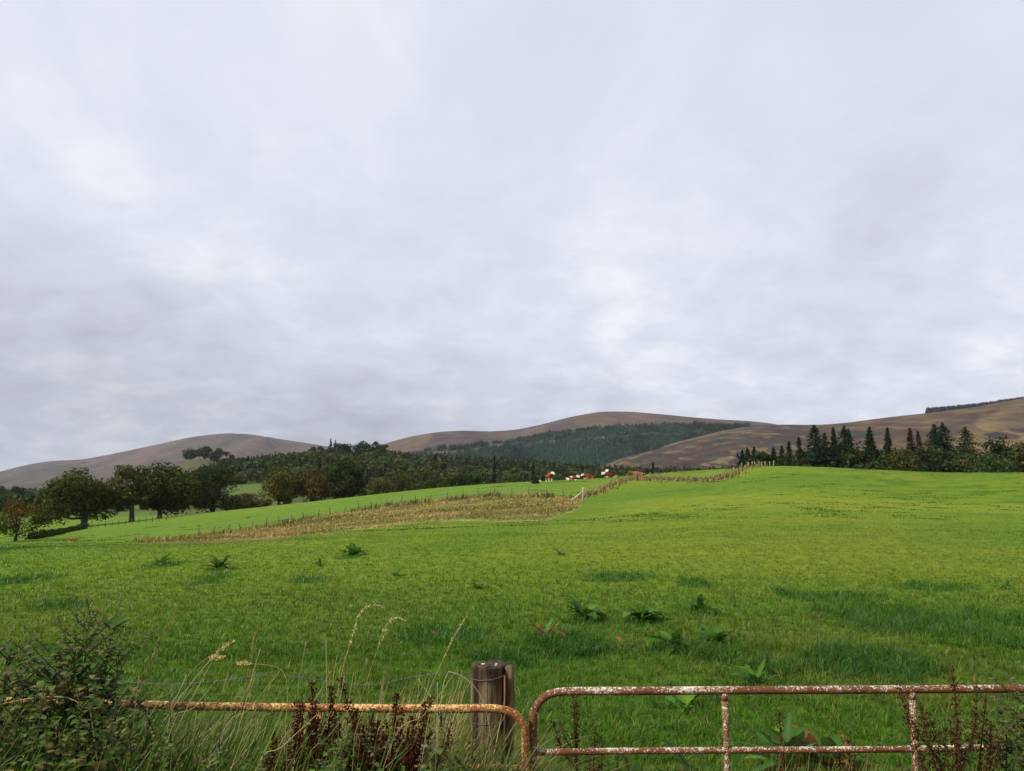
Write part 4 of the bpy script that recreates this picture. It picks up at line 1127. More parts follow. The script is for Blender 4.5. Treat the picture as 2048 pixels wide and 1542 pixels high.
V.append(np.stack([np.cos(ang) * rp * .95, np.sin(ang) * rp * .95, hp - .002 + .006 * np.sin(2 * ang)], 1)); C.append(np.full((40, 3), .42))
V.append(np.stack([np.cos(ang) * rp * .5, np.sin(ang) * rp * .5, hp - .004 + .004 * np.sin(3 * ang)], 1)); C.append(np.full((40, 3), .35))
V = np.concatenate(V); C = np.concatenate(C); m_ = len(V) // 40
i = np.arange(m_ - 1)[:, None] * 40; j = np.arange(40)[None]; a = i + j; b2 = i + (j + 1) % 40
Q = np.stack([a, b2, b2 + 40, a + 40], -1).reshape(-1, 4)
V = np.concatenate([V, [[0, 0, hp - .008]]]); C = np.concatenate([C, [[.35, .33, .3]]])
T = np.stack([(m_ - 1) * 40 + j[0], (m_ - 1) * 40 + (j[0] + 1) % 40, np.full(40, m_ * 40)], 1)
mb.add(V, Q, T, C); mb.build('shaft', m_post, post, True)
mb = MB()
bx0 = at(1019.5, 1400, YP)[0] - org[0]
for (z0_, z1_, dx) in ((-.2, hp * .5, .0), (hp * .5, hp - .012, .0)):
    pass
n_ = 14; zs = np.linspace(-.2, hp - .012, n_); prof = np.array([[-.021, -.028], [.0, -.034], [.021, -.026], [.023, .03], [-.021, .03]])
V = np.concatenate([np.concatenate([prof * (1 + .05 * math.sin(k * 2.1)) + [.003 * math.sin(k * 1.3), 0], np.full((5, 1), z_)], 1) for k, z_ in enumerate(zs)]); V[:, 0] += bx0; V[:, 1] += -.012
i = np.arange(n_ - 1)[:, None] * 5; j = np.arange(5)[None]; a = i + j; b2 = i + (j + 1) % 5
mb.add(V, np.stack([a, b2, b2 + 5, a + 5], -1).reshape(-1, 4), [[(n_ - 1) * 5, (n_ - 1) * 5 + 1, (n_ - 1) * 5 + 2], [(n_ - 1) * 5, (n_ - 1) * 5 + 2, (n_ - 1) * 5 + 3], [(n_ - 1) * 5, (n_ - 1) * 5 + 3, (n_ - 1) * 5 + 4]], (.80, .70, .62)); mb.build('batten', m_post, post)
M_RUST = gate_mat('rusty_iron_strap', ((.05, .022, .014), (.04, .018, .012)), 5.0, .95, ((.05, .022, .013), (.035, .016, .01)))
mb = MB(); box(mb, (bx0 - .0255, -.05, hp * .5 - .05), (.008, .05, hp)); mb.build('strap', M_RUST, post)
# pale droppings on the post top
M_DROP = attr_mat('pale_droppings', 60., .2)
mb = MB(); rg = np.random.default_rng(9)
for k in range(4):
    a0 = rg.uniform(-.03, .05); b0 = rg.uniform(-.07, -.02); r1 = rg.uniform(.0025, .005); aa = np.linspace(0, 2 * np.pi, 9, endpoint=False)
    rr = r1 * rg.uniform(.5, 1.3, 9); z_ = hp + .0035
    mb.add(np.concatenate([np.stack([a0 + 1.8 * np.cos(aa) * rr, b0 + .7 * np.sin(aa) * rr, np.full(9, z_ - .003)], 1), [[a0, b0, z_ + .002]]]), None, np.stack([np.arange(9), (np.arange(9) + 1) % 9, np.full(9, 9)], 1), (.55, .54, .50))
mb.build('droppings', M_DROP, post)

# barbed wire
M_WIRE, nt, out = mat('galvanised_wire')
bs = N(nt, 'ShaderNodeBsdfPrincipled', {'Base Color': (.075, .072, .07, 1), 'Metallic': .1, 'Roughness': .55}); nt.links.new(bs.outputs[0], out.inputs[0])
wp = [(60, 1338, 4.5), (140, 1350, 4.45), (250, 1363, 4.4), (340, 1368.5, 4.36), (430, 1362.5, 4.33), (530, 1350.5, 4.3), (620, 1357, 4.28), (700, 1369, 4.26), (760, 1368, 4.24), (810, 1357, 4.22), (880, 1347, 4.2), (938, 1346, 4.2)]
W = spline([at(*p) for p in wp], 160)
org = W[0]
bw = thing('barbed_wire', org, 'slack barbed wire strand running left from the wooden post', 'wire')
ph = np.linspace(0, 160, 160)
for s in (0, math.pi):
    mb = MB(); tube(mb, W - org + np.stack([0 * ph, np.cos(ph * 1.3 + s) * .0016, np.sin(ph * 1.3 + s) * .0016], 1), .0012, 6); mb.build('strand', M_WIRE, bw, True)
for k in range(7, 160, 7):
    mb = MB()
    for q in range(2):
        d_ = np.array([random.uniform(-.3, .3), random.uniform(-1, 1), random.uniform(-1, 1)]); d_ /= np.linalg.norm(d_)
        tube(mb, [W[k] - org - d_ * .014, W[k] - org, W[k] - org + d_ * .014], [.0006, .0019, .0006], 5)
    mb.build('barb', M_WIRE, bw, True)
# loops of wire round the post
c0 = np.array([T0[0], YP, 0])
for (rowy, dzl) in ((1354, -.012), (1442, .0)):
    zc = at(977, rowy, YP - .09)[2]; aa = np.linspace(-np.pi, 0, 40)
    L = np.stack([T0[0] + np.cos(aa) * .097, YP + np.sin(aa) * .099, zc - .014 * np.sin(-aa) + .010 * np.cos(aa)], 1) - org
    mb = MB(); tube(mb, L, .0021, 6); mb.build('loop', M_WIRE, bw, True)

# ------------------------------------------------------------------ leafy plants
def leaf_blade(mb, base, az, length, width, el0, droop, col, wavy=.0, nseg=7, roll=0, fold=.25):
    """one broad leaf with midrib fold, arching outwards"""
    s = np.linspace(0, 1, nseg); el = el0 - droop * s
    dr = np.concatenate([[0], np.cumsum(np.cos((el[1:] + el[:-1]) / 2) * length / (nseg - 1))]); dzv = np.concatenate([[0], np.cumsum(np.sin((el[1:] + el[:-1]) / 2) * length / (nseg - 1))])
    wd = width * np.sin(np.pi * np.clip(s, .0, 1) ** .75) ** .8 * .5 + .004
    wd = wd * (1 + wavy * np.sin(s * 19 + az * 3)); wd[0] = .004; wd[-1] = .001
    ca, sa = math.cos(az), math.sin(az)
    c = np.stack([ca * dr, sa * dr, dzv], 1) + base
    side = np.array([-sa, ca, 0]) * math.cos(roll) + np.array([0, 0, 1]) * math.sin(roll)
    up = np.stack([-np.sin(el) * ca, -np.sin(el) * sa, np.cos(el)], 1)
    lift = wd * fold * (1 + wavy * 2 * np.sin(s * 23 + 1))
    V = np.stack([c + side * wd[:, None] + up * lift[:, None], c, c - side * wd[:, None] + up * lift[:, None]], 1).reshape(-1, 3)
    k = np.arange(nseg - 1)[:, None] * 3
    Q = (k[:, None] + np.array([[0, 1, 4, 3], [1, 2, 5, 4]])[None]).reshape(-1, 4)
    cc = np.tile(np.asarray(col, float), (len(V), 1)); cc[1::3] *= 1.25
    mb.add(V, Q, None, cc)

GREENS = [(.055, .125, .016), (.045, .105, .015), (.075, .145, .018), (.035, .085, .013)]
def dock(name, label, P, size, nleaf, seed, parts=True, group=None, upright=.9, brown=0.0, cat='dock plant', wide=1.0):
    rg = np.random.default_rng(seed)
    t = thing(name, P, label, cat, group)
    mb = MB()
    for k in range(int(nleaf * 1.45)):
        if parts: mb = MB()
        az = k * 2.4 + rg.normal() * .5; ln = size * rg.uniform(.35, 1.1); 
        col = np.array(GREENS[rg.integers(0, 4)]) * rg.uniform(.75, 1.25)
        if rg.random() < brown: col = np.array([.20, .085, .03]) * rg.uniform(.7, 1.3)
        leaf_blade(mb, np.array([math.cos(az) * .02, math.sin(az) * .02, .0]), az, ln, ln * rg.uniform(.20, .33) * wide, rg.uniform(.5, 1.35) * upright, rg.uniform(.3, 2.2), col, .25, 11, rg.normal() * .25, rg.uniform(.1, .4))
        if parts: mb.build('leaf', M_PLANT, t, True)
    if not parts: mb.build('leaves', M_PLANT, t, True)
    return t
D = [
 (1172, 1240, .34, 13, 'broad leaved dock with reddish leaf, left one of the row of three', .12), (1285, 1242, .36, 14, 'broad leaved dock in the middle of the row of three', 0),
 (1402, 1226, .30, 11, 'smaller upright dock at the right of the row of three in mid pasture', 0), (1090, 1276, .26, 9, 'dock with several orange dead leaves left below the row of three', .3),
 (1350, 1300, .32, 12, 'dock growing below the row of three, left one of two', .05), (1430, 1292, .30, 11, 'dock growing below the row of three, right one of two', 0),
 (705, 1110, .55, 16, 'dark dock clump standing in the pasture below the dry strip', 0), (437, 1138, .50, 15, 'dark dock clump in the left pasture', .05), (322, 1130, .42, 10, 'dark weed clump left of the other dock in the left pasture', 0),
 (640, 1132, .28, 7, 'small dark weed below and left of the dock by the dry strip', 0), (955, 1178, .26, 7, 'faint low dock in the middle of the pasture', 0), (225, 1262, .30, 8, 'dark dock behind the tall weed at the left', 0), (790, 1152, .26, 7, 'low weed tuft in the middle left pasture', 0),
 (1120, 1110, .26, 7, 'tiny dark weed at the foot of the green hill', 0), (2010, 1178, .28, 6, 'low weed near the right edge of the pasture', 0)]
for i, (px, py, s, nl, lab, br) in enumerate(D):
    dock('dock_plant', lab, hit(px, py), s * (1.25 if py > 1200 else 1.0), int(nl * 1.3), 500 + i, parts=(py > 1200), brown=br, upright=1.1, wide=1.2)
# big docks by the right gate
for i, (px, py, Y, s, nl, lab, br) in enumerate([
 (1545, 1500, 6.0, .47, 20, 'large dock with wide bright leaves behind the right gate', .12), (1625, 1490, 6.1, .40, 16, 'dock with a browned leaf just right of the large one behind the gate', .25),
 (1300, 1560, 5.0, .56, 12, 'dock with big leaves behind the lower rail left of the gate upright', .1), (1395, 1570, 5.0, .54, 11, 'dock with pale ragged leaves touching the lower gate upright', .1),
 (1510, 1372, 8.3, .30, 12, 'dock with glossy leaves just above the right gate top rail', 0), (1365, 1420, 7.0, .30, 7, 'small dock below the top rail left of the gate upright', 0), (1800, 1590, 4.9, .54, 9, 'dock with one long pale leaf behind the second upright', 0.05)]):
    P = on(px, Y) if Y < 6.5 else hit(px, py)
    dock('dock_plant', lab, P, s, nl, 540 + i, brown=br, upright=1.25 if Y < 6.5 else 1.1, wide=1.2 if Y < 6.5 else 1.0)

# dark red dock seed stalks
def seed_stalk(label, P, h, seed, nbr=7, spread=.5, dens=1.0, col=(.050, .015, .010), lean=.05, green=0):
    rg = np.random.default_rng(seed)
    t = thing('dock_stalk', P, label, 'dock stalk', 'dark dock seed stalks by the gates')
    sm = MB(); cm = MB()
    lines = [(spline([[0, 0, 0], [lean * .3 * h, 0, h * .5], [lean * h, 0, h]], 12), .008, .45)]
    for k in range(nbr):
        f = rg.uniform(.28, .72); az = rg.choice([0, math.pi]) + rg.normal() * .8
        b0 = np.array([lean * .4 * h * f, 0, h * f]); L = h * rg.uniform(.25, .5) * (1.1 - f * .6)
        sp = spread * rg.uniform(.5, 1.2)
        e = b0 + np.array([math.cos(az) * sp * .75, math.sin(az) * sp * .5, 1]) * L
        m_ = b0 * .5 + e * .5 + np.array([math.cos(az) * .05, 0, -.02]) * L * 2
        lines.append((spline([b0, m_, e], 9), .004, .15))
    for (ln, r0, start) in lines:
        tube(sm, ln, np.linspace(r0, r0 * .3, len(ln)), 6, np.array(col) * .9)
        L = np.linalg.norm(np.diff(ln, axis=0), axis=1).sum()
        nw = int(L * (1 - start) / .022 * dens)
        for q in range(nw):
            u = start + (1 - start) * (q + rg.random() * .6) / max(nw, 1)
            p = np.array([np.interp(u, np.linspace(0, 1, len(ln)), ln[:, a]) for a in range(3)])
            k = int(16 + 12 * (1 - u)); 
            off = rg.normal(size=(k, 3)) * np.array([.0135, .0135, .009]) * (1.3 - .7 * u)
            c = np.array(col) * rg.uniform(.55, 1.7, k)[:, None]
            if green: c = mixc(c, (.06, .09, .025), (rg.random(k) < green) * 1.0)
            cards(cm, p + off, rg.uniform(.006, .0125, k), rg.normal(size=(k, 3)), c, 1.2, rg)
    sm.build('stem', M_DRY, t, True); cm.build('seed_cluster', M_DRY, t)
    return t
DS = [
 (612, 4.35, 1405, 3.55, 8, 'dense dark red stalk at the left of the middle clump', .5), (652, 0, 1372, 3.5, 9, 'tallest dark red stalk of the middle clump rising past the left gate rail', .35),
 (690, 0, 1415, 3.6, 7, 'dark red stalk at the right of the middle clump', .4), (560, 0, 1462, 3.5, 6, 'short faint dark red stalk left of the middle clump', .3),
 (778, 0, 1385, 3.55, 12, 'tall dark red stalk with many arms left of the wooden post', .75), (835, 0, 1455, 3.7, 6, 'slanting dark red stalk nearest the wooden post', .9),
 (630, 0, 1430, 3.45, 7, 'low dense dark red stalk between the two front ones of the middle clump', .35), (670, 0, 1440, 3.45, 8, 'dark red stalk in front of the tallest one of the middle clump', .4), (800, 0, 1430, 3.45, 8, 'dark red stalk leaning before the many armed stalk', .5), (768, 0, 1465, 3.4, 7, 'short dense dark red stalk at the foot of the many armed stalk', .5),
 (745, 0, 1440, 3.6, 6, 'dark red stalk left arm of the many armed stalk', .4)]
for i, (px, _, tp, Y, nb, lab, spd) in enumerate(DS):
    P = on(px, Y); h = zpy(tp, Y) - P[2]
    seed_stalk(lab, P, h, 600 + i, nb + 2, spd, 1.25, lean=.02 + .03 * (i % 3))
for i, (px, tp, Y, nb, lab, spd, lean, gr) in enumerate([
 (1146, 1385, 4.25, 9, 'open brown dock stalk behind the left end of the right gate', .55, -.02, .15), (1195, 1470, 4.2, 4, 'thin short brown stalk right of the open one behind the right gate', .3, .0, .1),
 (1878, 1330, 3.62, 12, 'tall dark dock stalk crossing the right gate rail near the right edge', .6, -.01, .1), (1905, 1375, 3.7, 8, 'dock stalk leaning right beside the tall one near the right edge', .6, .12, .2),
 (1838, 1395, 3.75, 7, 'dock stalk leaning left between the second upright and the tall stalk', .5, -.14, .1), (1800, 1390, 4.3, 4, 'thin dark curved stalk behind the gate left of the second upright', .3, -.1, .1),
 (1540, 1420, 4.4, 5, 'thin dark stalk amid the large dock behind the gate', .3, -.05, 0), (1667, 1475, 4.3, 4, 'short dark red stalk poking above the lower rail', .25, -.03, 0), (1648, 1500, 4.2, 4, 'shortest dark red stalk below the lower rail', .3, 0, 0)]):
    P = on(px - lean * 200, Y); h = zpy(tp, Y) - P[2]
    seed_stalk(lab, P, h, 620 + i, max(3, nb - 2), spd * 1.25, .75, (.055, .026, .014), lean, gr)

# nettles and leafy weeds
def nettle_proto(h, seed, pal, leafsize=.07, gap=.055, shoots=.25):
    rg = np.random.default_rng(seed)
    sm, lm = MB(), MB()
    ln = spline([[0, 0, 0], [.02 * h, .01, h * .5], [.05 * h, 0, h]], 14)
    tube(sm, ln, np.linspace(.006, .002, 14), 6, (.06, .075, .03))
    nn = int(h / gap); 
    for k in range(nn):
        u = (k + .5) / nn
        if u < .12: continue
        p = np.array([np.interp(u, np.linspace(0, 1, 14), ln[:, a]) for a in range(3)])
        ls = leafsize * (1.25 - .75 * u) * rg.uniform(.75, 1.2)
        for q in range(2 + (rg.random() < .35)):
            az = k * math.pi / 2 + q * math.pi + rg.normal() * .4
            if rg.random() < shoots:
                # side shoot
                e = p + np.array([math.cos(az), math.sin(az), .9]) * leafsize * rg.uniform(1.0, 2.2 + 1.0 * (shoots > .4))
                tube(sm, [p, (p + e) / 2, e], .002, 4, (.06, .075, .03))
                for w_ in range(7): leaf_blade(lm, p + (e - p) * (.22 + .13 * w_), az + rg.normal() * 1.5, ls * .95, ls * .52, rg.uniform(-.1, .7), rg.uniform(.3, 1.1), np.array(pal[rg.integers(0, len(pal))]) * rg.uniform(.65, 1.35), .15, 5)
            leaf_blade(lm, p, az, ls * 1.25, ls * .6, rg.uniform(-.1, .55), rg.uniform(.4, 1.2), np.array(pal[rg.integers(0, len(pal))]) * rg.uniform(.65, 1.35), .15, 5, rg.normal() * .3)
    return sm, lm
PALN = [(.062, .10, .020), (.08, .12, .026), (.05, .082, .02), (.11, .13, .035), (.13, .10, .04)]
PALT = [(.06, .08, .025), (.085, .09, .035), (.05, .068, .022), (.11, .085, .035)]
G = 'leafy weeds tangled over the left gate'
protos = []
for i in range(3):
    t = thing('nettle_plant', (0, 0, 0), 'leafy green nettle in the tangle in front of the left gate', 'nettle', G)
    sm, lm = nettle_proto(1.0, 700 + i, PALN, .045, .032); sm.build('stem', M_DRY, t, True); lm.build('foliage', M_PLANT, t, True); protos.append(t)
spots = []
rg = np.random.default_rng(44)
for k in range(84):
    px = rg.uniform(-160, 960)
    if px > 700 and rg.random() < .3: px = rg.uniform(-160, 420)
    if px < 280 and rg.random() < .4: continue
    Y = rg.uniform(3.15, 3.75)
    top = np.interp(px, [-160, 0, 100, 220, 320, 420, 600, 1000], [1290, 1340, 1370, 1395, 1445, 1455, 1465, 1480]) + rg.uniform(-15, 60)
    spots.append((px, Y, top))
for k in range(14):
    px = rg.uniform(-150, 120); spots.append((px, rg.uniform(3.9, 4.6), rg.uniform(1300, 1380)))
used = [0, 0, 0]
for k, (px, Y, top) in enumerate(spots):
    P = on(px, Y); h = zpy(top, Y) - P[2]; i = k % 3
    if not used[i]:
        protos[i].location = Vector(P); protos[i].scale = (h,) * 3; protos[i].rotation_euler = (R(random.gauss(0, 4)), R(random.gauss(4, 5)), random.random() * 6.28); used[i] = 1
    else:
        d_ = dup(protos[i], P, random.random() * 6.28, h, 'leafy green nettle in the tangle in front of the left gate', G); d_.rotation_euler = (R(random.gauss(0, 6)), R(random.gauss(5, 6)), random.random() * 6.28)
# named tall weeds on the left
for i, (px, Y, top, lab, pal, ls) in enumerate([
 (172, 3.7, 1222, 'tallest feathery grey green weed rising above the left gate', PALT, .05), (150, 3.62, 1300, 'leafy dark weed at the left foot of the tallest weed', PALN, .08),
 (118, 3.7, 1312, 'bluish dark leafed weed left of the tallest weed', [(.03, .055, .035), (.04, .065, .04)], .06), (215, 3.7, 1290, 'leafy weed with a browned leaf right of the tallest weed', PALN, .07),
 (238, 3.8, 1305, 'thin weed with yellow leaf tips right of the tall weeds', [(.10, .12, .03), (.05, .075, .025)], .05), (190, 3.6, 1330, 'dense dark weed below the tallest weed', PALN, .08),
 (25, 3.75, 1310, 'yellow flecked weed at the left edge above the rail', [(.09, .10, .03), (.05, .075, .025)], .05), (60, 3.6, 1355, 'dark nettle in front of the left end of the rail', PALN, .075)]):
    P = on(px, Y); h = zpy(top, Y) - P[2]
    t = thing('tall_weed', P, lab, 'weed', 'tall weeds at the left of the gates')
    sm, lm = nettle_proto(h, 730 + i, pal, ls, .035, .6); sm.build('stem', M_DRY, t, True); lm.build('foliage', M_PLANT, t, True)
    # extra side stems make it bushy
    t2 = lm
for i, (px, Y, top, lab) in enumerate([(1990, 3.95, 1385, 'leafy weed in front of the right gate close to the right edge'), (2030, 3.8, 1372, 'leafy weed cut by the right edge in front of the gate'), (1950, 3.7, 1440, 'low leafy weed right of the tall dark stalks'), (1925, 3.75, 1470, 'low dark weed at the foot of the tall dark stalks'), (2055, 4.3, 1400, 'leafy weed behind the gate at the right edge'), (1985, 3.6, 1480, 'lowest leafy weed near the right bottom corner')]):
    P = on(px, Y); h = zpy(top, Y) - P[2]
    t = thing('tall_weed', P, lab, 'weed', 'weeds at the right edge of the gates'); sm, lm = nettle_proto(h, 760 + i, PALN if i % 2 else PALT, .055, .036, .55); sm.build('stem', M_DRY, t, True); lm.build('foliage', M_PLANT, t, True)

# ------------------------------------------------------------------ rough verge grass
def verge():
    rg = np.random.default_rng(52); mb = MB()
    def patch(n, px0, px1, y0, y1, h0, h1, cols, w0, w1, lean0, lean1, ld=.15, topf=None):
        px = rg.uniform(px0, px1, n); Y = rg.uniform(y0, y1, n); x = (px - CX) / F * Y
        # tussocks
        x += .04 * np.sin(x * 23); h = rg.uniform(h0, h1, n)
        if topf is not None:
            zt = zpy(np.interp(px, *np.array(topf).T), Y) - gz(x, Y); h = np.minimum(h, np.maximum(zt, .1) * rg.uniform(.75, 1.2, n))
        ci = rg.integers(0, len(cols), n); c = np.array(cols)[ci] * rg.uniform(.45, 1.45, n)[:, None]
        blades(mb, np.stack([x, Y, gz(x, Y)], 1), h, rg.uniform(w0, w1, n), rg.uniform(lean0, lean1, n), rg.normal(ld, .9, n), rg.random(n) * 6.28, c)
    GR = [(.06, .12, .018), (.08, .15, .022), (.048, .10, .016), (.11, .15, .028)]
    TAN = [(.40, .31, .14), (.30, .23, .09), (.46, .37, .19), (.22, .14, .055)]
    TOP = [(-300, 1380), (0, 1420), (200, 1430), (420, 1420), (620, 1430), (800, 1460), (1040, 1500), (1100, 1560), (2300, 1560)]
    patch(11000, -250, 980, 3.1, 3.85, .75, 1.6, GR, .009, .021, .2, 1.5, .1, TOP)
    patch(11000, -250, 985, 3.95, 4.8, .5, 1.3, GR, .008, .018, .2, 1.4, .1, [(-300, 1340), (0, 1370), (300, 1395), (500, 1405), (800, 1415), (1040, 1490), (1100, 1530)])
    patch(3000, 150, 960, 3.3, 4.6, .7, 1.4, TAN, .005, .0085, .3, 1.7, .1, [(150, 1400), (300, 1385), (500, 1375), (900, 1375), (1060, 1450)])
    patch(2200, -250, 960, 3.2, 4.6, .6, 1.4, TAN, .005, .009, .2, 1.2, .1, [(-300, 1350), (300, 1385), (500, 1380), (900, 1390), (1060, 1460)])
    patch(1200, 660, 960, 3.95, 4.5, .8, 1.4, TAN, .004, .007, .1, 1.0, .1, [(700, 1360), (900, 1360), (1040, 1450)])
    patch(7000, 1060, 2300, 4.0, 4.7, .3, .9, GR, .006, .012, .2, 1.0, .1, [(1060, 1530), (1300, 1510), (1700, 1520), (2300, 1450)])
    patch(900, 1500, 1720, 4.0, 4.5, .4, .9, TAN, .003, .005, .1, .8, -.6, [(1500, 1480), (1720, 1500)])
    patch(4000, 1780, 2300, 3.3, 3.9, .7, 1.3, GR, .006, .012, .2, 1.0, .1, [(1780, 1560), (1900, 1470), (2048, 1440), (2300, 1400)])
    tag(mb.build('verge_grass', M_GRASS), 'rough long green and straw coloured grass tangled about the gates', 'grass', kind='stuff')
verge()

# single dry stems and seed heads
STRAW = (.42, .33, .16); BROWN = (.26, .16, .07)
def stem(label, pts, Y, r=.0028, head=0, headw=.012, col=STRAW, group=None, name='grass_stem', dY=.0):
    Q = [at(u, v, Y + dY * k) for k, (u, v) in enumerate(pts)]
    last = Q[-1]; g = float(gz(last[0], last[1]))
    if last[2] > g + .05:
        d = Q[-1] - Q[-2]; d = d / np.linalg.norm(d); k = np.clip((last[2] - g), 0, 1.2)
        Q.append(np.array([last[0] + d[0] * k * .35, last[1], g - .02]))
    Q = np.array(Q[::-1]); ln = spline(Q, 120); sl0 = np.concatenate([[0], np.cumsum(np.linalg.norm(np.diff(ln, axis=0), axis=1))]); tt = np.linspace(0, sl0[-1], 40); ln = np.stack([np.interp(tt, sl0, ln[:, a]) for a in range(3)], 1); org = ln[0].copy(); ln = ln - org
    t = thing(name, org, label, 'grass stem', group)
    mb = MB(); tube(mb, ln, np.linspace(r, r * .4, 40), 5, col); mb.build('stalk', M_DRY, t, True)
    if head:
        rg = np.random.default_rng(abs(hash(label)) % 1000 if False else len(label) * 7 + int(pts[0][0]))
        hm = MB(); k = 170; u = 1 - head * rg.random(k)
        p = np.stack([np.interp(u, np.linspace(0, 1, 40), ln[:, a]) for a in range(3)], 1)
        prof = np.sin(np.pi * np.clip((1 - u) / head, .05, .98)) ** .6
        p = p + rg.normal(size=(k, 3)) * (headw * .36 * prof)[:, None]
        tg = ln[-1] - ln[-6]; tg /= np.linalg.norm(tg)
        cards(hm, p, rg.uniform(.0022, .0048, k), np.cross(np.tile(tg, (k, 1)), rg.normal(size=(k, 3))), np.array(col) * rg.uniform(.9, 1.6, k)[:, None], 2.6, rg)
        hm.build('seed_head', M_DRY, t)
    return t
stem('dry stalk with spaced seed tufts, highest above the left gate', [(358, 1208), (338, 1245), (318, 1278), (298, 1330), (240, 1450)], 3.7, .0026, .22, .010, BROWN)
stem('pale stem with fat straw plume leaning right over the left gate', [(468, 1282), (440, 1300), (400, 1345), (340, 1425), (280, 1542)], 3.6, .0030, .09, .016)
stem('bare pale stem parallel to the fat plumed one', [(420, 1331), (382, 1400), (350, 1470), (320, 1560)], 3.6, .0028)
stem('thin stem with a small pale head right of the fat plume', [(449, 1314), (430, 1314), (405, 1322), (360, 1380), (300, 1542)], 3.65, .0018, .05, .014)
stem('stem bent flat with small head pointing left', [(472, 1325), (500, 1327), (560, 1337), (575, 1380), (570, 1480)], 3.7, .0018, .05, .012)
stem('brown tipped tall stem above the left gate', [(522, 1240), (508, 1275), (497, 1340), (478, 1430), (455, 1542)], 3.75, .0022, .12, .007, BROWN)
stem('thick straw stem leaning right below the brown tipped one', [(521, 1297), (505, 1350), (488, 1420), (462, 1542)], 3.6, .003)
stem('short greenish stem left of the tall straight stem', [(612, 1282), (604, 1330), (598, 1365), (590, 1500)], 3.8, .0025, col=(.30, .28, .11))
stem('tall straight upright straw stem above the middle red stalks', [(652, 1281), (653, 1340), (654, 1400), (656, 1470), (658, 1560)], 3.5, .0032)
stem('short straw stem right of the tall straight one', [(675, 1310), (668, 1345), (664, 1400), (660, 1500)], 3.7, .0024)
stem('arching stem with long drooping plume high in the middle', [(770, 1216), (752, 1210), (735, 1212), (716, 1232), (706, 1270), (690, 1320), (668, 1420), (650, 1542)], 3.75, .0022, .20, .012)
stem('drooping plume right of the long arching one', [(811, 1241), (798, 1236), (785, 1238), (772, 1250), (758, 1290), (735, 1360), (705, 1480)], 3.8, .0016, .14, .013)
stem('long slanting stem rising towards the upper right beside the post', [(936, 1228), (915, 1262), (900, 1290), (872, 1350), (845, 1412), (810, 1500)], 3.7, .0026, .16, .008, (.36, .30, .13))
stem('pale stem arching over in front of the wooden post', [(985, 1500), (978, 1450), (966, 1402), (945, 1368), (920, 1350), (897, 1343), (888, 1365), (880, 1420), (870, 1540)], 3.65, .0028)
stem('straw stem crossing the rail left of the post', [(836, 1358), (862, 1395), (885, 1425), (905, 1470), (915, 1540)], 3.65, .0024)
stem('thin stem crossing the lower front of the post', [(940, 1437), (925, 1430), (890, 1448), (850, 1490), (820, 1540)], 3.6, .002)
stem('brown field stem standing highest at the far left', [(228, 1160), (218, 1180), (210, 1205), (205, 1235)], 7.2, .004, .5, .014, BROWN)
stem('pale blade arching from the left edge over the rail', [(-20, 1414), (40, 1400), (100, 1393), (140, 1397), (165, 1414), (185, 1450)], 3.5, .0035)
stem('short pale stem leaning right at the bottom left', [(253, 1456), (228, 1500), (203, 1545), (190, 1570)], 3.4, .003, .04, .010)
stem('brown upright stem crossing the rail at the left', [(278, 1352), (272, 1400), (264, 1480), (256, 1545)], 3.45, .003, .0, .01, (.33, .23, .11))
stem('brownish feathery stem leaning right at the far left', [(137, 1357), (105, 1385), (60, 1440), (0, 1500)], 3.5, .0024, .16, .008, BROWN)
stem('pale stem leaning right beside the feathery one', [(98, 1370), (60, 1405), (25, 1450), (-10, 1500)], 3.5, .0026)
G = 'thin bare straw stems tangled about the left gate'
rg = np.random.default_rng(71)
for k in range(95):
    px = rg.uniform(230, 960); py = rg.uniform(1335, 1470); L = rg.uniform(80, 190); a = rg.normal(.5, .4)
    if k > 80: px = rg.uniform(720, 930); py = rg.uniform(1340, 1400)
    stem('thin bare straw stem in the tangle of grass about the left gate', [(px, py), (px - L * .5 * math.sin(a) + rg.normal() * 5, py + L * .5), (px - L * math.sin(a), py + L)], rg.uniform(3.25, 4.2), rg.uniform(.0016, .0028), .0, .006, np.array(STRAW) * rg.uniform(.6, 1.25), G)
# fallen leaves
def dead_leaf(label, px, py, size, col, seed, Y=None, lift=0.05):
    P = hit(px, py) if Y is None else at(px, py, Y)
    mb = MB(); rg = np.random.default_rng(seed)
    for k in range(2): leaf_blade(mb, np.array([0, 0, lift]), rg.random() * 6.28, size, size * .5, rg.uniform(.3, .9), rg.uniform(.2, 1.2), np.array(col) * rg.uniform(.8, 1.2), .2, 7, rg.normal() * .6, .5)
    o = mb.build('dead_leaf', M_PLANT, None, True); o.location = Vector(P); return tag(o, label, 'leaf')
dead_leaf('orange dead dock leaf right of the lower left dock', 1130, 1283, .12, (.36, .13, .04), 1)
dead_leaf('reddish dead leaf under the left dock of the row of three', 1203, 1242, .12, (.24, .09, .045), 2)
dead_leaf('rust coloured leaf lying alone below the row of docks', 1243, 1290, .08, (.25, .075, .03), 3)
dead_leaf('small orange leaf in the grass right of the drooping plumes', 868, 1276, .07, (.36, .15, .06), 4)
dead_leaf('small orange leaf at the far left of the dock row', 1060, 1236, .07, (.36, .13, .04), 5)
dead_leaf('brown curled leaf on the lower gate rail', 1702, 1498, .05, (.22, .11, .05), 6, 4.1, 0)
dead_leaf('pale withered curled leaf at the bottom left of the post', 862, 1500, .07, (.50, .44, .36), 7, 3.6, 0)

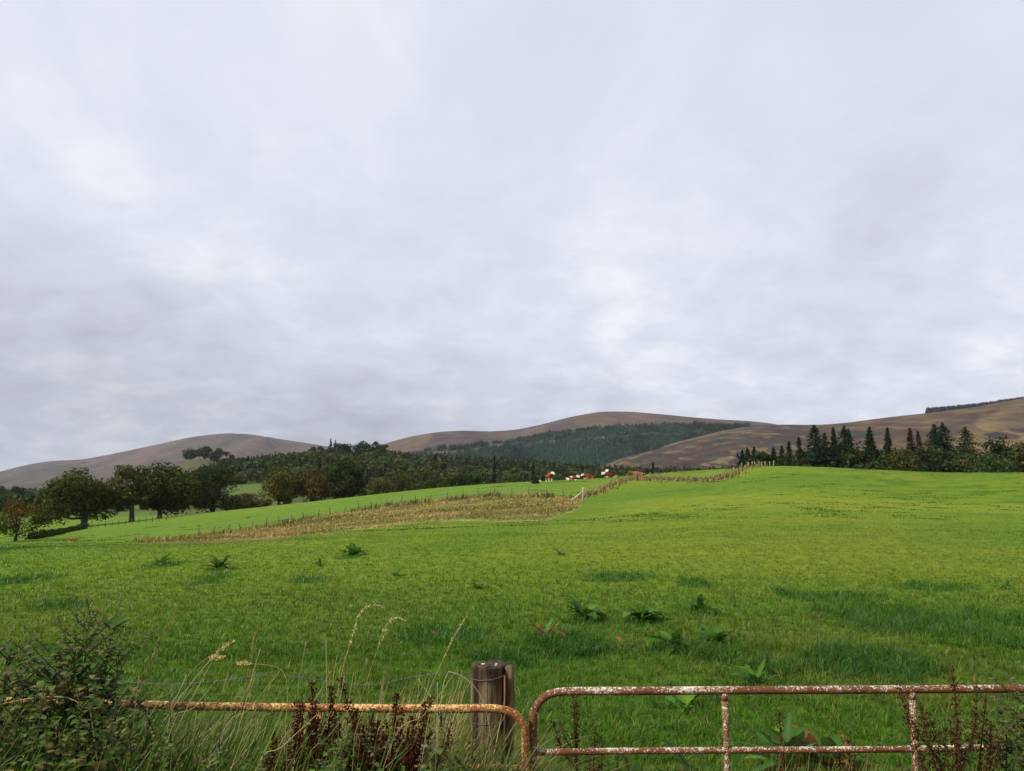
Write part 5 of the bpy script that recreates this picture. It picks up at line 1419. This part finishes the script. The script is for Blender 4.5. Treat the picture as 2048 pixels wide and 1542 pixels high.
# ------------------------------------------------------------------ sun, sky, camera
SUN_EL, SUN_AZ = 36.0, -118.0     # azimuth from +Y (view direction), negative = left, so behind our left shoulder
az = R(SUN_AZ); el = R(SUN_EL)
to_sun = Vector((math.sin(az) * math.cos(el), math.cos(az) * math.cos(el), math.sin(el)))
sl_ = bpy.data.lights.new('sun', 'SUN'); sl_.energy = 4.8; sl_.angle = R(1.0); sl_.color = (1, .94, .84)
so = bpy.data.objects.new('sun', sl_); COL.objects.link(so); so.rotation_euler = (-to_sun).to_track_quat('-Z', 'Y').to_euler(); so.location = (0, -20, 60)

w = bpy.data.worlds.new('World'); S.world = w; w.use_nodes = True
nt = w.node_tree; nt.nodes.clear()
out = N(nt, 'ShaderNodeOutputWorld')
sky = N(nt, 'ShaderNodeTexSky', sky_type='NISHITA', sun_disc=False); sky.sun_elevation = el; sky.sun_rotation = az; sky.air_density = 1.0; sky.dust_density = 1.5
tc = N(nt, 'ShaderNodeTexCoord'); sp = N(nt, 'ShaderNodeSeparateXYZ', {0: tc.outputs['Generated']})
zc = N(nt, 'ShaderNodeMath', {0: sp.outputs[2], 1: 0.0}, operation='MAXIMUM'); zd = N(nt, 'ShaderNodeMath', {0: zc.outputs[0], 1: .34}, operation='ADD')
ux = N(nt, 'ShaderNodeMath', {0: sp.outputs[0], 1: zd.outputs[0]}, operation='DIVIDE'); uy = N(nt, 'ShaderNodeMath', {0: sp.outputs[1], 1: zd.outputs[0]}, operation='DIVIDE')
uv = N(nt, 'ShaderNodeCombineXYZ', {0: ux.outputs[0], 1: uy.outputs[0], 2: 0.0})
mpa = N(nt, 'ShaderNodeMapping', {'Vector': uv.outputs[0], 'Rotation': (0, 0, .5), 'Scale': (1.0, .55, 1), 'Location': (3.1, 1.7, 0)})
na = N(nt, 'ShaderNodeTexNoise', {'Vector': mpa.outputs[0], 'Scale': 1.25, 'Detail': 9.0, 'Roughness': .52, 'Distortion': .35})
nb = N(nt, 'ShaderNodeTexNoise', {'Vector': mpa.outputs[0], 'Scale': 3.6, 'Detail': 8.0, 'Roughness': .55, 'Distortion': .6})
mpc = N(nt, 'ShaderNodeMapping', {'Vector': uv.outputs[0], 'Rotation': (0, 0, -.25), 'Scale': (1.0, 1.25, 1), 'Location': (9.1, 4.7, 0)})
nc = N(nt, 'ShaderNodeTexNoise', {'Vector': mpc.outputs[0], 'Scale': 6.5, 'Detail': 10.0, 'Roughness': .58, 'Distortion': .25})
low = ramp(nt, sp.outputs[2], [(.05, 1.0), (.45, .12)])
c0 = N(nt, 'ShaderNodeMath', {0: nc.outputs[0], 1: -.5}, operation='ADD'); c1 = N(nt, 'ShaderNodeMath', {0: c0.outputs[0], 1: low}, operation='MULTIPLY')
s1 = N(nt, 'ShaderNodeMath', {0: nb.outputs[0], 1: .40}, operation='MULTIPLY'); s2a = N(nt, 'ShaderNodeMath', {0: na.outputs[0], 1: s1.outputs[0]}, operation='ADD')
c2 = N(nt, 'ShaderNodeMath', {0: c1.outputs[0], 1: .85}, operation='MULTIPLY')
s2 = N(nt, 'ShaderNodeMath', {0: s2a.outputs[0], 1: c2.outputs[0]}, operation='ADD')
cl = ramp(nt, s2.outputs[0], [(.44, (5.9, 6.15, 7.2)), (.60, (6.75, 7.05, 8.25)), (.72, (7.35, 7.7, 8.8)), (.88, (8.8, 9.0, 9.6))])
# a darker bank of cloud low in the sky, heavier to the left
d1 = N(nt, 'ShaderNodeMath', {0: sp.outputs[0], 1: -.35}, operation='MULTIPLY'); d2 = N(nt, 'ShaderNodeMath', {0: sp.outputs[2], 1: -1.5}, operation='MULTIPLY')
d3 = N(nt, 'ShaderNodeMath', {0: d1.outputs[0], 1: d2.outputs[0]}, operation='ADD')
d4 = N(nt, 'ShaderNodeMath', {0: nb.outputs[0], 1: .5}, operation='MULTIPLY'); d5 = N(nt, 'ShaderNodeMath', {0: d3.outputs[0], 1: d4.outputs[0]}, operation='ADD')
bank = ramp(nt, d5.outputs[0], [(-.0, 0.0), (.27, 1.0)])
cl2 = mixn(nt, bank, cl, mixn(nt, 1.0, cl, (.71, .71, .72), 'MULTIPLY'))
thin = ramp(nt, nb.outputs[0], [(.60, 0.0), (.80, .14)])
fin = mixn(nt, thin, cl2, sky.outputs[0])
bg = N(nt, 'ShaderNodeBackground', {'Color': fin, 'Strength': .092}); nt.links.new(bg.outputs[0], out.inputs[0])

hb = MB(); box(hb, (0, 4500, 210), (26000, 9800, 560)); 
m_h, nt, out = mat('thin_haze'); pv = N(nt, 'ShaderNodeVolumePrincipled', {'Color': (.80, .86, .97, 1), 'Density': 2.6e-5, 'Anisotropy': .2}); nt.links.new(pv.outputs[0], out.inputs['Volume'])
tag(hb.build('haze', m_h), kind='stuff')

cam = bpy.data.cameras.new('camera'); co = bpy.data.objects.new('camera', cam); COL.objects.link(co)
cam.sensor_width = 36; cam.lens = 36 * F / 2048; cam.clip_start = .05; cam.clip_end = 30000
co.location = (0, 0, EYE); co.rotation_euler = (R(90) + TH, 0, 0)
S.camera = co
S.view_settings.view_transform = 'Standard'; S.view_settings.look = 'None'; S.view_settings.exposure = .13; S.view_settings.gamma = 1
S.render.engine = 'CYCLES'; S.cycles.use_denoising = True
S.cycles.max_bounces = 6; S.cycles.diffuse_bounces = 3; S.cycles.transmission_bounces = 4
